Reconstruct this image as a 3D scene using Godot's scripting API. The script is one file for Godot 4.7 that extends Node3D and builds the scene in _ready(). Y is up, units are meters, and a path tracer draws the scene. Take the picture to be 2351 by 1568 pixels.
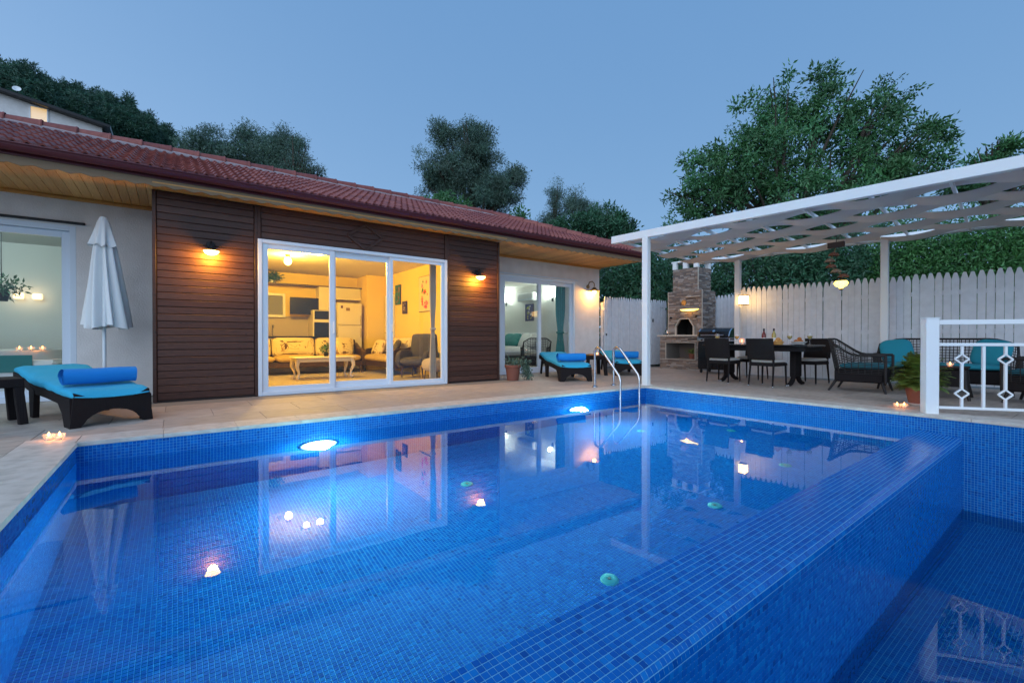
extends Node3D
# Dusk view over an infinity-edge pool towards a single-storey house and a pergola terrace.
# Axes: x runs along the house front, -z towards the house, y = 0 is the terrace level.

const WATER := -0.172
const FLOOR := -1.55
const PX0 := -0.67
const PX1 := 6.87
const PZ0 := -5.2
const PZ1 := -1.215
const BZ := -1.10
const SKEW := 0.0256
const BWATER := -0.99
const BFLOOR := -1.33
const PITCH := 0.026

var rng := RandomNumberGenerator.new()
var mats := {}
var names := {}

func _ready() -> void:
	rng.seed = 7
	set_camera()
	set_light()
	make_materials()
	build_ground()
	build_pool()
	build_terrace()
	build_house()
	build_roof()
	build_fences()
	build_pergola()
	build_rooms()
	build_wall_lamps()
	build_oven()
	build_grill()
	build_dining()
	build_lounge_set()
	build_loungers()
	build_small_things()
	build_trees()
	build_hill()

func set_camera() -> void:
	var cam := Camera3D.new()
	cam.name = "camera"
	add_child(cam)
	cam.position = Vector3(0, 0.87, 0)
	cam.rotation = Vector3(-atan(7.0 / 1046.0), deg_to_rad(-36.5), 0)
	cam.fov = rad_to_deg(2.0 * atan(784.0 / 1046.0))
	cam.near = 0.05
	cam.far = 2000.0
	cam.current = true

func set_light() -> void:
	var env := Environment.new()
	env.background_mode = Environment.BG_SKY
	var sky := Sky.new()
	var ps := ProceduralSkyMaterial.new()
	ps.sky_top_color = lin(0.128, 0.278, 0.530)
	ps.sky_horizon_color = lin(0.280, 0.470, 0.700)
	ps.sky_curve = 0.20
	ps.ground_bottom_color = Color(0.20, 0.22, 0.26)
	ps.ground_horizon_color = Color(0.40, 0.50, 0.62)
	ps.sky_cover = afterglow_cover()
	ps.sky_cover_modulate = Color(1, 1, 1, 0.45)
	sky.sky_material = ps
	env.sky = sky
	env.background_energy_multiplier = 1.0
	env.tonemap_mode = Environment.TONE_MAPPER_LINEAR
	env.tonemap_exposure = 1.15
	env.sdfgi_enabled = true
	env.ssao_enabled = true
	env.ssil_enabled = true
	var we := WorldEnvironment.new()
	we.name = "world_environment"
	we.environment = env
	add_child(we)
	var sun := DirectionalLight3D.new()
	sun.name = "afterglow"
	sun.sky_mode = DirectionalLight3D.SKY_MODE_LIGHT_ONLY
	sun.light_color = Color(0.90, 0.95, 1.0)
	sun.light_energy = 0.58
	sun.light_angular_distance = 80.0
	sun.shadow_enabled = true
	add_child(sun)
	sun.look_at_from_position(Vector3(-0.66, 0.50, 0.56) * 10.0, Vector3.ZERO)

func afterglow_cover() -> ImageTexture:
	# pale light of the sun that has set at the -x side, fading smoothly all round and upwards
	var im := Image.create(256, 128, false, Image.FORMAT_RGBA8)
	for y in 128:
		var el := 90.0 - (y + 0.5) / 128.0 * 180.0
		for x in 256:
			var az := (x + 0.5) / 256.0 * 360.0
			var da := absf(az - 285.0)
			da = minf(da, 360.0 - da)
			var k := exp(-pow(da / 62.0, 2.0)) * exp(-pow(maxf(el, 0.0) / 34.0, 2.0))
			im.set_pixel(x, y, Color(0.82, 0.87, 0.92, k))
	return ImageTexture.create_from_image(im)

# ------------------------------------------------------------------ mesh building

class Shape:
	var v := PackedVector3Array()
	var n := PackedVector3Array()
	var t := PackedVector2Array()
	var ix := PackedInt32Array()
	var off := Vector2.ZERO

	func tri(a: Vector3, b: Vector3, c: Vector3, o: Vector3) -> void:
		var nn := (b - a).cross(c - a).normalized()
		if nn.dot(o) < 0.0:
			var s := b
			b = c
			c = s
			nn = -nn
		var i := v.size()
		v.append_array([a, b, c])
		n.append_array([nn, nn, nn])
		t.append_array([Vector2(a.x, a.y), Vector2(b.x, b.y), Vector2(c.x, c.y)])
		ix.append_array([i, i + 2, i + 1])

	# four corners in order round the face, o = a vector pointing outwards
	func quad(a: Vector3, b: Vector3, c: Vector3, d: Vector3, o: Vector3, ua := Vector2.ZERO, ub := Vector2(1, 0), uc := Vector2(1, 1), ud := Vector2(0, 1)) -> void:
		var nn := (c - a).cross(d - b).normalized()
		if nn.dot(o) < 0.0:
			var s := b
			b = d
			d = s
			var su := ub
			ub = ud
			ud = su
			nn = -nn
		var i := v.size()
		v.append_array([a, b, c, d])
		n.append_array([nn, nn, nn, nn])
		t.append_array([ua + off, ub + off, uc + off, ud + off])
		ix.append_array([i, i + 2, i + 1, i, i + 3, i + 2])

	func box(c: Vector3, s: Vector3, ch := 0.0, bas := Basis.IDENTITY) -> Shape:
		var h := s * 0.5
		ch = minf(ch, minf(h.x, minf(h.y, h.z)) * 0.95)
		for k in 3:
			var a := (k + 1) % 3
			var b := (k + 2) % 3
			for sg in [-1.0, 1.0]:
				var p := []
				var u := []
				for q in [[-1, -1], [1, -1], [1, 1], [-1, 1]]:
					var w := Vector3.ZERO
					w[k] = h[k] * sg
					w[a] = (h[a] - ch) * q[0]
					w[b] = (h[b] - ch) * q[1]
					p.append(c + bas * w)
					u.append(Vector2(w.z, w.y) if k == 0 else (Vector2(w.x, w.z) if k == 1 else Vector2(w.x, w.y)))
				var o := Vector3.ZERO
				o[k] = sg
				quad(p[0], p[1], p[2], p[3], bas * o, u[0], u[1], u[2], u[3])
				if ch > 0.0 and sg > 0.0:
					# the four bevels whose edges run along k
					for sa in [-1.0, 1.0]:
						for sb in [-1.0, 1.0]:
							var e := []
							var ue := []
							for q2 in [[0, -1], [1, -1], [1, 1], [0, 1]]:
								var w2 := Vector3.ZERO
								w2[k] = (h[k] - ch) * q2[1]
								w2[a] = (h[a] - (ch if q2[0] == 0 else 0.0)) * sa
								w2[b] = (h[b] - (ch if q2[0] == 1 else 0.0)) * sb
								e.append(c + bas * w2)
								ue.append(Vector2(w2.x, w2.y))
							var o2 := Vector3.ZERO
							o2[a] = sa
							o2[b] = sb
							quad(e[0], e[1], e[2], e[3], bas * o2, ue[0], ue[1], ue[2], ue[3])
		if ch > 0.0:
			for sx in [-1.0, 1.0]:
				for sy in [-1.0, 1.0]:
					for sz in [-1.0, 1.0]:
						var g := Vector3(sx, sy, sz)
						tri(c + bas * (Vector3(h.x, h.y - ch, h.z - ch) * g), c + bas * (Vector3(h.x - ch, h.y, h.z - ch) * g), c + bas * (Vector3(h.x - ch, h.y - ch, h.z) * g), bas * g)
		return self

	# a box between two points, w wide (sideways) and h high
	func bar(a: Vector3, b: Vector3, w: float, h: float, ch := 0.0, up := Vector3.UP) -> Shape:
		var x := (b - a).normalized()
		if absf(x.dot(up)) > 0.98:
			up = Vector3.FORWARD
		var z := x.cross(up).normalized()
		var y := z.cross(x)
		box((a + b) * 0.5, Vector3((b - a).length(), h, w), ch, Basis(x, y, z))
		return self

	# smooth grid through points f(u, w), u and w from 0 to 1; us, ws scale the texture
	func surf(f: Callable, nu: int, nw: int, us := 1.0, ws := 1.0, flip := false) -> Shape:
		var p := PackedVector3Array()
		for i in nu + 1:
			for j in nw + 1:
				p.append(f.call(float(i) / nu, float(j) / nw))
		var row := nw + 1
		var wrap_u := true
		var wrap_w := true
		for j in row:
			if p[j].distance_squared_to(p[nu * row + j]) > 1e-9:
				wrap_u = false
		for i in nu + 1:
			if p[i * row].distance_squared_to(p[i * row + nw]) > 1e-9:
				wrap_w = false
		var base := v.size()
		for i in nu + 1:
			for j in row:
				var i0 := i - 1
				var i1 := i + 1
				if wrap_u:
					i0 = nu - 1 if i == 0 else i0
					i1 = 1 if i == nu else i1
				var j0 := j - 1
				var j1 := j + 1
				if wrap_w:
					j0 = nw - 1 if j == 0 else j0
					j1 = 1 if j == nw else j1
				var du := p[mini(i1, nu) * row + j] - p[maxi(i0, 0) * row + j]
				var dw := p[i * row + mini(j1, nw)] - p[i * row + maxi(j0, 0)]
				var nn := du.cross(dw)
				if nn.length_squared() < 1e-14:
					var ii := clampi(i, 1, nu - 1)
					var jj := clampi(j, 1, nw - 1)
					du = p[(ii + 1) * row + jj] - p[(ii - 1) * row + jj]
					dw = p[ii * row + jj + 1] - p[ii * row + jj - 1]
					nn = du.cross(dw)
				nn = nn.normalized()
				v.append(p[i * row + j])
				n.append(-nn if flip else nn)
				t.append(Vector2(float(i) / nu * us, float(j) / nw * ws) + off)
		for i in nu:
			for j in nw:
				var a := base + i * row + j
				var b := a + row
				if flip:
					ix.append_array([a, b, b + 1, a, b + 1, a + 1])
				else:
					ix.append_array([a, b + 1, b, a, a + 1, b + 1])
		return self

	# round bar along a path; r is a radius or a list of radii
	func tube(path: Array, r, sides := 8, caps := true) -> Shape:
		var m := path.size()
		var up := Vector3.UP
		var d0: Vector3 = (path[1] - path[0]).normalized()
		if absf(d0.dot(up)) > 0.9:
			up = Vector3.RIGHT
		var nx := d0.cross(up).normalized()
		var base := v.size()
		var length := 0.0
		for i in m:
			var d: Vector3
			if i == 0:
				d = path[1] - path[0]
			elif i == m - 1:
				d = path[i] - path[i - 1]
			else:
				d = (path[i + 1] - path[i]).normalized() + (path[i] - path[i - 1]).normalized()
			d = d.normalized()
			nx = (nx - d * nx.dot(d)).normalized()
			var ny := d.cross(nx)
			var rad: float = r[i] if r is Array else r
			if i > 0:
				length += path[i].distance_to(path[i - 1])
			for k in sides + 1:
				var an := TAU * k / sides
				var dir := nx * cos(an) + ny * sin(an)
				v.append(path[i] + dir * rad)
				n.append(dir)
				t.append(Vector2(length, float(k) / sides * TAU * rad) + off)
		for i in m - 1:
			for k in sides:
				var a := base + i * (sides + 1) + k
				var b := a + sides + 1
				ix.append_array([a, b, b + 1, a, b + 1, a + 1])
		if caps:
			for e in 2:
				var i0 := 0 if e == 0 else m - 1
				var dd: Vector3 = (path[0] - path[1]) if e == 0 else (path[m - 1] - path[m - 2])
				var ring := base + i0 * (sides + 1)
				for k in range(1, sides - 1):
					tri(v[ring], v[ring + k], v[ring + k + 1], dd)
		return self

	# profile of (radius, height) turned about the y axis of xf
	func lathe(prof: Array, seg := 16, xf := Transform3D.IDENTITY) -> Shape:
		var ns := []
		for i in prof.size() - 1:
			var d: Vector2 = prof[i + 1] - prof[i]
			ns.append(Vector2(d.y, -d.x).normalized())
		for i in prof.size() - 1:
			var na: Vector2 = ns[i]
			var nb: Vector2 = ns[i]
			if i > 0 and ns[i - 1].dot(ns[i]) > 0.6:
				na = (ns[i - 1] + ns[i]).normalized()
			if i < ns.size() - 1 and ns[i + 1].dot(ns[i]) > 0.6:
				nb = (ns[i + 1] + ns[i]).normalized()
			var base := v.size()
			for k in seg + 1:
				var an := TAU * k / seg
				var c := cos(an)
				var s := sin(an)
				for e in 2:
					var q: Vector2 = prof[i + e]
					var qn := na if e == 0 else nb
					v.append(xf * Vector3(q.x * c, q.y, q.x * s))
					n.append((xf.basis * Vector3(qn.x * c, qn.y, qn.x * s)).normalized())
					t.append(Vector2(float(k) / seg, q.y) + off)
			for k in seg:
				var a := base + k * 2
				ix.append_array([a, a + 2, a + 3, a, a + 3, a + 1])
		return self

	# flat outline (x, y of xf) given thickness d along xf's z, centred
	func prism(poly: PackedVector2Array, d: float, xf := Transform3D.IDENTITY) -> Shape:
		var id := Geometry2D.triangulate_polygon(poly)
		var mid := Vector2.ZERO
		var area := 0.0
		for i in poly.size():
			mid += poly[i]
			area += poly[i].cross(poly[(i + 1) % poly.size()])
		var s := 1.0 if area > 0.0 else -1.0
		for k in range(0, id.size(), 3):
			for e in [-0.5, 0.5]:
				var q := []
				for m in 3:
					var w := poly[id[k + m]]
					q.append(xf * Vector3(w.x, w.y, d * e))
				tri(q[0], q[1], q[2], xf.basis * Vector3(0, 0, e))
		for i in poly.size():
			var a := poly[i]
			var b := poly[(i + 1) % poly.size()]
			var o := Vector2(b.y - a.y, a.x - b.x) * s
			quad(xf * Vector3(a.x, a.y, -d * 0.5), xf * Vector3(b.x, b.y, -d * 0.5), xf * Vector3(b.x, b.y, d * 0.5), xf * Vector3(a.x, a.y, d * 0.5), xf.basis * Vector3(o.x, o.y, 0), Vector2(0, 0), Vector2(a.distance_to(b), 0), Vector2(a.distance_to(b), d), Vector2(0, d))
		return self

	# soft box: superellipsoid with exponent e (small = boxy), puffed like a cushion
	func pillow(c: Vector3, s: Vector3, e := 0.35, bas := Basis.IDENTITY, nu := 16, nw := 24) -> Shape:
		var h := s * 0.5
		var pw := func(x: float, k: float) -> float: return signf(x) * pow(absf(x), k)
		surf(func(u: float, w: float) -> Vector3:
			var la := (u - 0.5) * PI
			var lo := w * TAU
			var cl: float = pw.call(cos(la), 0.75)
			return c + bas * Vector3(h.x * cl * pw.call(cos(lo), e), h.y * pw.call(sin(la), 0.75), h.z * cl * pw.call(sin(lo), e)), nu, nw, s.x, s.z, true)
		return self

	func quad_mesh(x0: float, x1: float, z0: float, z1: float, y: float) -> ArrayMesh:
		quad(Vector3(x0, y, z0), Vector3(x1, y, z0), Vector3(x1, y, z1), Vector3(x0, y, z1), Vector3.UP)
		return done()

	func sphere(c: Vector3, r: Vector3, nu := 10, nw := 16) -> Shape:
		surf(func(u: float, w: float) -> Vector3:
			var la := (u - 0.5) * PI
			var lo := w * TAU
			return c + Vector3(r.x * cos(la) * cos(lo), r.y * sin(la), r.z * cos(la) * sin(lo)), nu, nw, 1.0, 1.0, true)
		return self

	func done() -> ArrayMesh:
		var arr := []
		arr.resize(Mesh.ARRAY_MAX)
		arr[Mesh.ARRAY_VERTEX] = v
		arr[Mesh.ARRAY_NORMAL] = n
		arr[Mesh.ARRAY_TEX_UV] = t
		arr[Mesh.ARRAY_INDEX] = ix
		var m := ArrayMesh.new()
		m.add_surface_from_arrays(Mesh.PRIMITIVE_TRIANGLES, arr)
		return m

func shape() -> Shape:
	return Shape.new()

func put(called: String, mesh: Mesh, m: Material, parent: Node, at := Vector3.ZERO, turn := 0.0) -> MeshInstance3D:
	var o := MeshInstance3D.new()
	o.name = numbered(called) if parent == self else called
	o.mesh = mesh
	o.material_override = m
	parent.add_child(o, true)
	o.position = at
	o.rotation.y = turn
	return o

func numbered(called: String) -> String:
	names[called] = names.get(called, -1) + 1
	return called if names[called] == 0 else "%s_%03d" % [called, names[called]]

func tag(o: Node, label: String, category: String, group := "") -> void:
	o.set_meta("label", label)
	o.set_meta("category", category)
	if group:
		o.set_meta("group", group)

func thing(called: String, label: String, category: String, at := Vector3.ZERO, turn := 0.0, group := "") -> Node3D:
	var o := Node3D.new()
	o.name = numbered(called)
	add_child(o)
	o.position = at
	o.rotation.y = turn
	tag(o, label, category, group)
	return o

func structure(called: String) -> Node3D:
	var o := Node3D.new()
	o.name = numbered(called)
	add_child(o)
	o.set_meta("kind", "structure")
	return o

func copy_of(o: Node3D, at: Vector3, turn: float, label := "", group := "") -> Node3D:
	var base: String = o.name
	var c: Node3D = o.duplicate()
	c.name = numbered(base.get_slice("_0", 0))
	add_child(c)
	c.position = at
	c.rotation.y = turn
	if label:
		c.set_meta("label", label)
	if group:
		c.set_meta("group", group)
	return c

func many(called: String, mesh: Mesh, m: Material, parent: Node, xfs: Array, cols: PackedColorArray = PackedColorArray()) -> MultiMeshInstance3D:
	var mm := MultiMesh.new()
	mm.transform_format = MultiMesh.TRANSFORM_3D
	mm.use_colors = cols.size() > 0
	mm.mesh = mesh
	mm.instance_count = xfs.size()
	for i in xfs.size():
		mm.set_instance_transform(i, xfs[i])
		if cols.size():
			mm.set_instance_color(i, cols[i])
	var o := MultiMeshInstance3D.new()
	o.name = called
	o.multimesh = mm
	o.material_override = m
	parent.add_child(o, true)
	o.set_meta("kind", "stuff")
	return o

func lamp(parent: Node, at: Vector3, color: Color, energy: float, size := 0.04) -> void:
	var l := OmniLight3D.new()
	l.name = "light"
	l.light_color = color
	l.light_energy = energy
	l.light_size = size
	l.omni_range = 20.0
	l.omni_attenuation = 2.0
	l.shadow_enabled = true
	parent.add_child(l, true)
	l.position = at

func spot(parent: Node, at: Vector3, to: Vector3, color: Color, energy: float, angle: float, size := 0.04) -> void:
	var l := SpotLight3D.new()
	l.name = "light"
	l.light_color = color
	l.light_energy = energy
	l.light_size = size
	l.spot_range = 20.0
	l.spot_attenuation = 2.0
	l.spot_angle = angle
	l.spot_angle_attenuation = 0.7
	l.shadow_enabled = true
	parent.add_child(l, true)
	l.position = at
	var z := -to.normalized()
	var x := (Vector3.UP if absf(z.y) < 0.95 else Vector3.RIGHT).cross(z).normalized()
	l.basis = Basis(x, z.cross(x), z)

func rnd(a: float, b: float) -> float:
	return rng.randf_range(a, b)

# ------------------------------------------------------------------ materials

func lin(r: float, g: float, b: float, a := 1.0) -> Color:
	var c := Color(r, g, b).linear_to_srgb()
	c.a = a
	return c

func mat(key: String, c: Color, rough := 0.7, metal := 0.0) -> StandardMaterial3D:
	var m := StandardMaterial3D.new()
	m.resource_name = key
	m.albedo_color = c
	m.roughness = rough
	m.metallic = metal
	mats[key] = m
	return m

func glow(key: String, c: Color, energy: float) -> StandardMaterial3D:
	var m := mat(key, Color(0.9, 0.9, 0.88), 0.4)
	m.emission_enabled = true
	m.emission = c
	m.emission_energy_multiplier = energy
	return m

func noise_tex(sd: int, freq: float, ramp: Array, size := 512, octaves := 4, bump := 0.0) -> NoiseTexture2D:
	var f := FastNoiseLite.new()
	f.seed = sd
	f.noise_type = FastNoiseLite.TYPE_SIMPLEX_SMOOTH
	f.frequency = freq
	f.fractal_octaves = octaves
	var t := NoiseTexture2D.new()
	t.width = size
	t.height = size
	t.seamless = true
	t.noise = f
	if bump > 0.0:
		t.as_normal_map = true
		t.bump_strength = bump
	elif ramp.size():
		var g := Gradient.new()
		var offs := PackedFloat32Array()
		var cs := PackedColorArray()
		for r in ramp:
			offs.append(r[0])
			cs.append(r[1])
		g.offsets = offs
		g.colors = cs
		t.color_ramp = g
	return t

func wood_tex(sd: int, light: Color, dark: Color, knots: int) -> ImageTexture:
	# grain runs along u; one tile is 2 m long and 0.5 m high
	var w := 1024
	var h := 256
	var im := Image.create(w, h, false, Image.FORMAT_RGB8)
	var f := FastNoiseLite.new()
	f.seed = sd
	f.frequency = 0.02
	f.fractal_octaves = 4
	var r := RandomNumberGenerator.new()
	r.seed = sd
	var kn := []
	for k in knots:
		kn.append(Vector3(r.randf() * w, r.randf() * h, r.randf_range(3.0, 6.0)))
	for y in h:
		for x in w:
			var wob := f.get_noise_2d(x * 0.25, y * 2.0) * 10.0
			var dk := 0.0
			for q: Vector3 in kn:
				var d := Vector2((x - q.x) * 0.45, y - q.y).length()
				if d < 40.0:
					wob += 22.0 / (1.0 + d * 0.35)
					if d < q.z:
						dk = maxf(dk, 1.0 - d / q.z)
			var g := 0.5 + 0.5 * sin((y + wob) * 0.55)
			g = g * 0.45 + 0.55 * (f.get_noise_2d(x * 0.12 + 500.0, y * 9.0) * 0.6 + 0.5)
			var c := dark.lerp(light, clampf(g, 0.0, 1.0))
			im.set_pixel(x, y, c.lerp(dark * 0.45, dk * 0.8))
	im.generate_mipmaps()
	return ImageTexture.create_from_image(im)

func make_materials() -> void:
	var m: StandardMaterial3D
	# pool
	m = mat("mosaic", Color.WHITE, 0.16)
	m.metallic_specular = 0.32
	m.vertex_color_use_as_albedo = true
	mat("grout", lin(0.12, 0.40, 0.64), 0.8)
	m = mat("mosaic_under_water", Color.WHITE, 0.7)
	m.vertex_color_use_as_albedo = true
	m.metallic_specular = 0.15
	m = mat("water", lin(0.32, 0.96, 0.97, 0.0), 0.0)
	m.refraction_enabled = true
	m.refraction_scale = 0.033
	m.transparency = BaseMaterial3D.TRANSPARENCY_ALPHA
	m.normal_enabled = true
	m.normal_texture = noise_tex(3, 0.012, [], 512, 2, 2.0)
	m.normal_scale = 0.02
	m.uv1_triplanar = true
	m.uv1_world_triplanar = true
	m.uv1_scale = Vector3(0.8, 0.8, 0.8)
	mat("fitting", lin(0.03, 0.32, 0.36), 0.5)
	mat("lamp_ring", lin(0.72, 0.74, 0.74), 0.5)
	# stone
	for k in 3:
		m = mat("paver%d" % k, [lin(0.46, 0.39, 0.34), lin(0.425, 0.36, 0.315), lin(0.49, 0.42, 0.37)][k], 0.62)
		m.albedo_texture = noise_tex(20 + k, 0.012, [[0.0, Color(0.80, 0.79, 0.78)], [0.45, Color(0.93, 0.92, 0.91)], [1.0, Color(1, 1, 1)]])
		m.roughness_texture = m.albedo_texture
		m.uv1_triplanar = true
		m.uv1_world_triplanar = true
		m.uv1_scale = Vector3(0.7, 0.7, 1.9)
	m = mat("coping", lin(0.60, 0.55, 0.50), 0.6)
	m.albedo_texture = noise_tex(30, 0.01, [[0.0, Color(0.84, 0.83, 0.82)], [0.5, Color(0.95, 0.94, 0.93)], [1.0, Color(1, 1, 1)]])
	m.uv1_triplanar = true
	m.uv1_world_triplanar = true
	m.uv1_scale = Vector3(1.2, 1.2, 1.2)
	mat("joint", lin(0.22, 0.20, 0.18), 0.9)
	# house
	m = mat("plaster", lin(0.80, 0.76, 0.745), 0.9)
	m.albedo_texture = noise_tex(40, 0.008, [[0.0, Color(0.94, 0.935, 0.93)], [1.0, Color(1, 1, 1)]])
	m.normal_enabled = true
	m.normal_texture = noise_tex(41, 0.12, [], 512, 4, 3.0)
	m.normal_scale = 0.3
	m.uv1_triplanar = true
	m.uv1_world_triplanar = true
	m.uv1_scale = Vector3(0.6, 0.6, 0.6)
	mat("room_lamplit", lin(0.84, 0.63, 0.13), 0.85)  # warm lamplight put into the colour of cream walls
	mat("room_white", lin(0.74, 0.75, 0.73), 0.85)
	mat("ceiling_white", lin(0.72, 0.68, 0.62), 0.85)
	mat("room_floor", lin(0.46, 0.40, 0.32), 0.35)
	mat("pvc", lin(0.68, 0.75, 0.84), 0.3)
	mat("white_paint", lin(0.76, 0.78, 0.80), 0.35)
	mat("dark_gap", lin(0.012, 0.012, 0.014), 0.8)
	m = mat("glass", Color(1, 1, 1, 0.02), 0.0)
	m.transparency = BaseMaterial3D.TRANSPARENCY_ALPHA
	var wood_dark := wood_tex(5, Color(0.40, 0.255, 0.20), Color(0.21, 0.13, 0.105), 7)
	for k in 4:
		m = mat("plank%d" % k, [Color(0.96, 0.93, 0.92), Color(0.82, 0.80, 0.80), Color(1, 1, 1), Color(0.90, 0.84, 0.82)][k], 0.55)
		m.albedo_texture = wood_dark
		m.uv1_scale = Vector3(0.5, 2.0, 1)
		m.uv1_offset = Vector3(0.23 * k, 0.31 * k, 0)
	mat("grey_pine", lin(0.24, 0.16, 0.095), 0.7)
	mat("dark_trim", lin(0.035, 0.020, 0.017), 0.5)
	var pine := wood_tex(9, Color(0.95, 0.74, 0.45), Color(0.82, 0.58, 0.31), 5)
	for k in 3:
		m = mat("pine%d" % k, [Color(1, 1, 1), Color(0.92, 0.89, 0.85), Color(0.97, 0.93, 0.88)][k], 0.5)
		m.albedo_texture = pine
		m.uv1_scale = Vector3(0.5, 2.0, 1)
		m.uv1_offset = Vector3(0.37 * k, 0.29 * k, 0)
	mat("gutter", lin(0.085, 0.012, 0.020), 0.35)
	for k in 3:
		m = mat("tile%d" % k, [lin(0.29, 0.074, 0.060), lin(0.24, 0.060, 0.052), lin(0.325, 0.092, 0.072)][k], 0.6)
		m.albedo_texture = noise_tex(50 + k, 0.03, [[0.0, Color(0.72, 0.70, 0.72)], [0.5, Color(0.95, 0.94, 0.94)], [1.0, Color(1, 1, 1)]], 256)
		m.uv1_triplanar = true
		m.uv1_world_triplanar = true
		m.uv1_scale = Vector3(1.1, 1.1, 1.1)
	mat("mortar", lin(0.36, 0.30, 0.32), 0.9)
	# metal, plastic
	mat("steel", lin(0.62, 0.63, 0.65), 0.16, 1.0)
	mat("dark_metal", lin(0.02, 0.02, 0.022), 0.4, 0.6)
	mat("black_enamel", lin(0.012, 0.013, 0.016), 0.18)
	mat("brass", lin(0.28, 0.19, 0.09), 0.4, 0.7)
	# furniture
	m = mat("wicker", lin(0.014, 0.011, 0.012), 0.75)
	m.metallic_specular = 0.3
	m.normal_enabled = true
	m.normal_texture = weave_tex()
	m.normal_scale = 0.8
	m.uv1_triplanar = true
	m.uv1_scale = Vector3(14, 14, 14)
	mat("rattan", lin(0.015, 0.012, 0.013), 0.65)
	m = mat("towel", lin(0.004, 0.22, 0.66), 0.95)
	fluff(m)
	m = mat("lounger_pad", lin(0.018, 0.38, 0.62), 0.95)
	fluff(m)
	mat("teal_cushion", lin(0.012, 0.24, 0.33), 0.9)
	mat("grey_cushion", lin(0.46, 0.44, 0.42), 0.9)
	mat("parasol_cloth", lin(0.80, 0.80, 0.80), 0.9)
	mats.parasol_cloth.backlight_enabled = true
	mats.parasol_cloth.backlight = Color(0.25, 0.25, 0.25)
	mat("awning_cloth", lin(0.70, 0.64, 0.62), 0.9)
	mats.awning_cloth.backlight_enabled = true
	mats.awning_cloth.backlight = Color(0.35, 0.33, 0.30)
	mat("terracotta", lin(0.20, 0.068, 0.045), 0.8)
	mat("soil", lin(0.03, 0.022, 0.016), 0.95)
	mat("candle_wax", lin(0.80, 0.72, 0.60), 0.5)
	m = mat("clear_glass", Color(1, 1, 1, 0.06), 0.0)
	m.transparency = BaseMaterial3D.TRANSPARENCY_ALPHA
	glow("flame", Color(1.0, 0.66, 0.30), 9.0)
	glow("lamp_orange", Color(1.0, 0.80, 0.42), 12.0)
	glow("lamp_soft", Color(1.0, 0.86, 0.62), 1.6)
	glow("lamp_warm", Color(1.0, 0.80, 0.48), 9.0)
	glow("lamp_yellow", Color(1.0, 0.86, 0.36), 3.0)
	glow("lamp_bulb", Color(1.0, 0.78, 0.42), 16.0)
	glow("lamp_cool", Color(0.93, 1.0, 0.94), 7.0)
	glow("pool_lamp", Color(0.90, 1.0, 0.97), 40.0)
	# stone oven
	for k in 4:
		mat("ledge_stone%d" % k, [lin(0.24, 0.19, 0.165), lin(0.36, 0.32, 0.295), lin(0.16, 0.135, 0.125), lin(0.29, 0.22, 0.18)][k], 0.85)
	mat("oven_trim", lin(0.48, 0.43, 0.37), 0.7)
	mat("soot", lin(0.012, 0.011, 0.010), 0.95)
	# plants
	leaf_mat("leaf_walnut", lin(0.058, 0.175, 0.066))
	leaf_mat("leaf_dark", lin(0.036, 0.125, 0.064))
	leaf_mat("leaf_hedge", lin(0.060, 0.195, 0.055))
	leaf_mat("leaf_olive", lin(0.090, 0.165, 0.130))
	leaf_mat("leaf_pine", lin(0.042, 0.120, 0.082))
	leaf_mat("leaf_fern", lin(0.13, 0.20, 0.040))
	m = mat("bark", lin(0.07, 0.055, 0.042), 0.9)
	m = mat("earth", lin(0.055, 0.06, 0.03), 0.95)
	m.albedo_texture = noise_tex(60, 0.02, [[0.0, Color(0.55, 0.5, 0.45)], [1.0, Color(1, 1, 1)]])
	m.uv1_triplanar = true
	m.uv1_world_triplanar = true
	m.uv1_scale = Vector3(0.2, 0.2, 0.2)
	m = mat("fence_paint", lin(0.70, 0.73, 0.79), 0.5)
	m.albedo_texture = noise_tex(61, 0.02, [[0.0, Color(0.92, 0.92, 0.92)], [1.0, Color(1, 1, 1)]], 256)
	m.uv1_triplanar = true
	m.uv1_world_triplanar = true

func leaf_mat(key: String, c: Color) -> void:
	var m := mat(key, c, 0.5)
	m.vertex_color_use_as_albedo = true
	m.backlight_enabled = true
	m.backlight = Color(0.45, 0.5, 0.3)

func fluff(m: StandardMaterial3D) -> void:
	m.rim_enabled = true
	m.rim = 0.4
	m.rim_tint = 0.6
	m.normal_enabled = true
	m.normal_texture = noise_tex(70, 0.2, [], 256, 3, 6.0)
	m.normal_scale = 0.5
	m.uv1_triplanar = true
	m.uv1_scale = Vector3(6, 6, 6)

func weave_tex() -> ImageTexture:
	var im := Image.create(128, 128, false, Image.FORMAT_RGB8)
	for y in 128:
		for x in 128:
			var cx := x / 32
			var cy := y / 32
			var fx := (x % 32) / 32.0 - 0.5
			var fy := (y % 32) / 32.0 - 0.5
			var hgt := 0.0
			if (cx + cy) % 2 == 0:
				hgt = sqrt(maxf(0.0, 1.0 - 4.0 * fy * fy)) * (0.6 + 0.4 * cos(fx * PI))
			else:
				hgt = sqrt(maxf(0.0, 1.0 - 4.0 * fx * fx)) * (0.6 + 0.4 * cos(fy * PI))
			im.set_pixel(x, y, Color(hgt, hgt, hgt))
	im.bump_map_to_normal_map(4.0)
	return ImageTexture.create_from_image(im)

# ------------------------------------------------------------------ ground, pool, terrace

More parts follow.
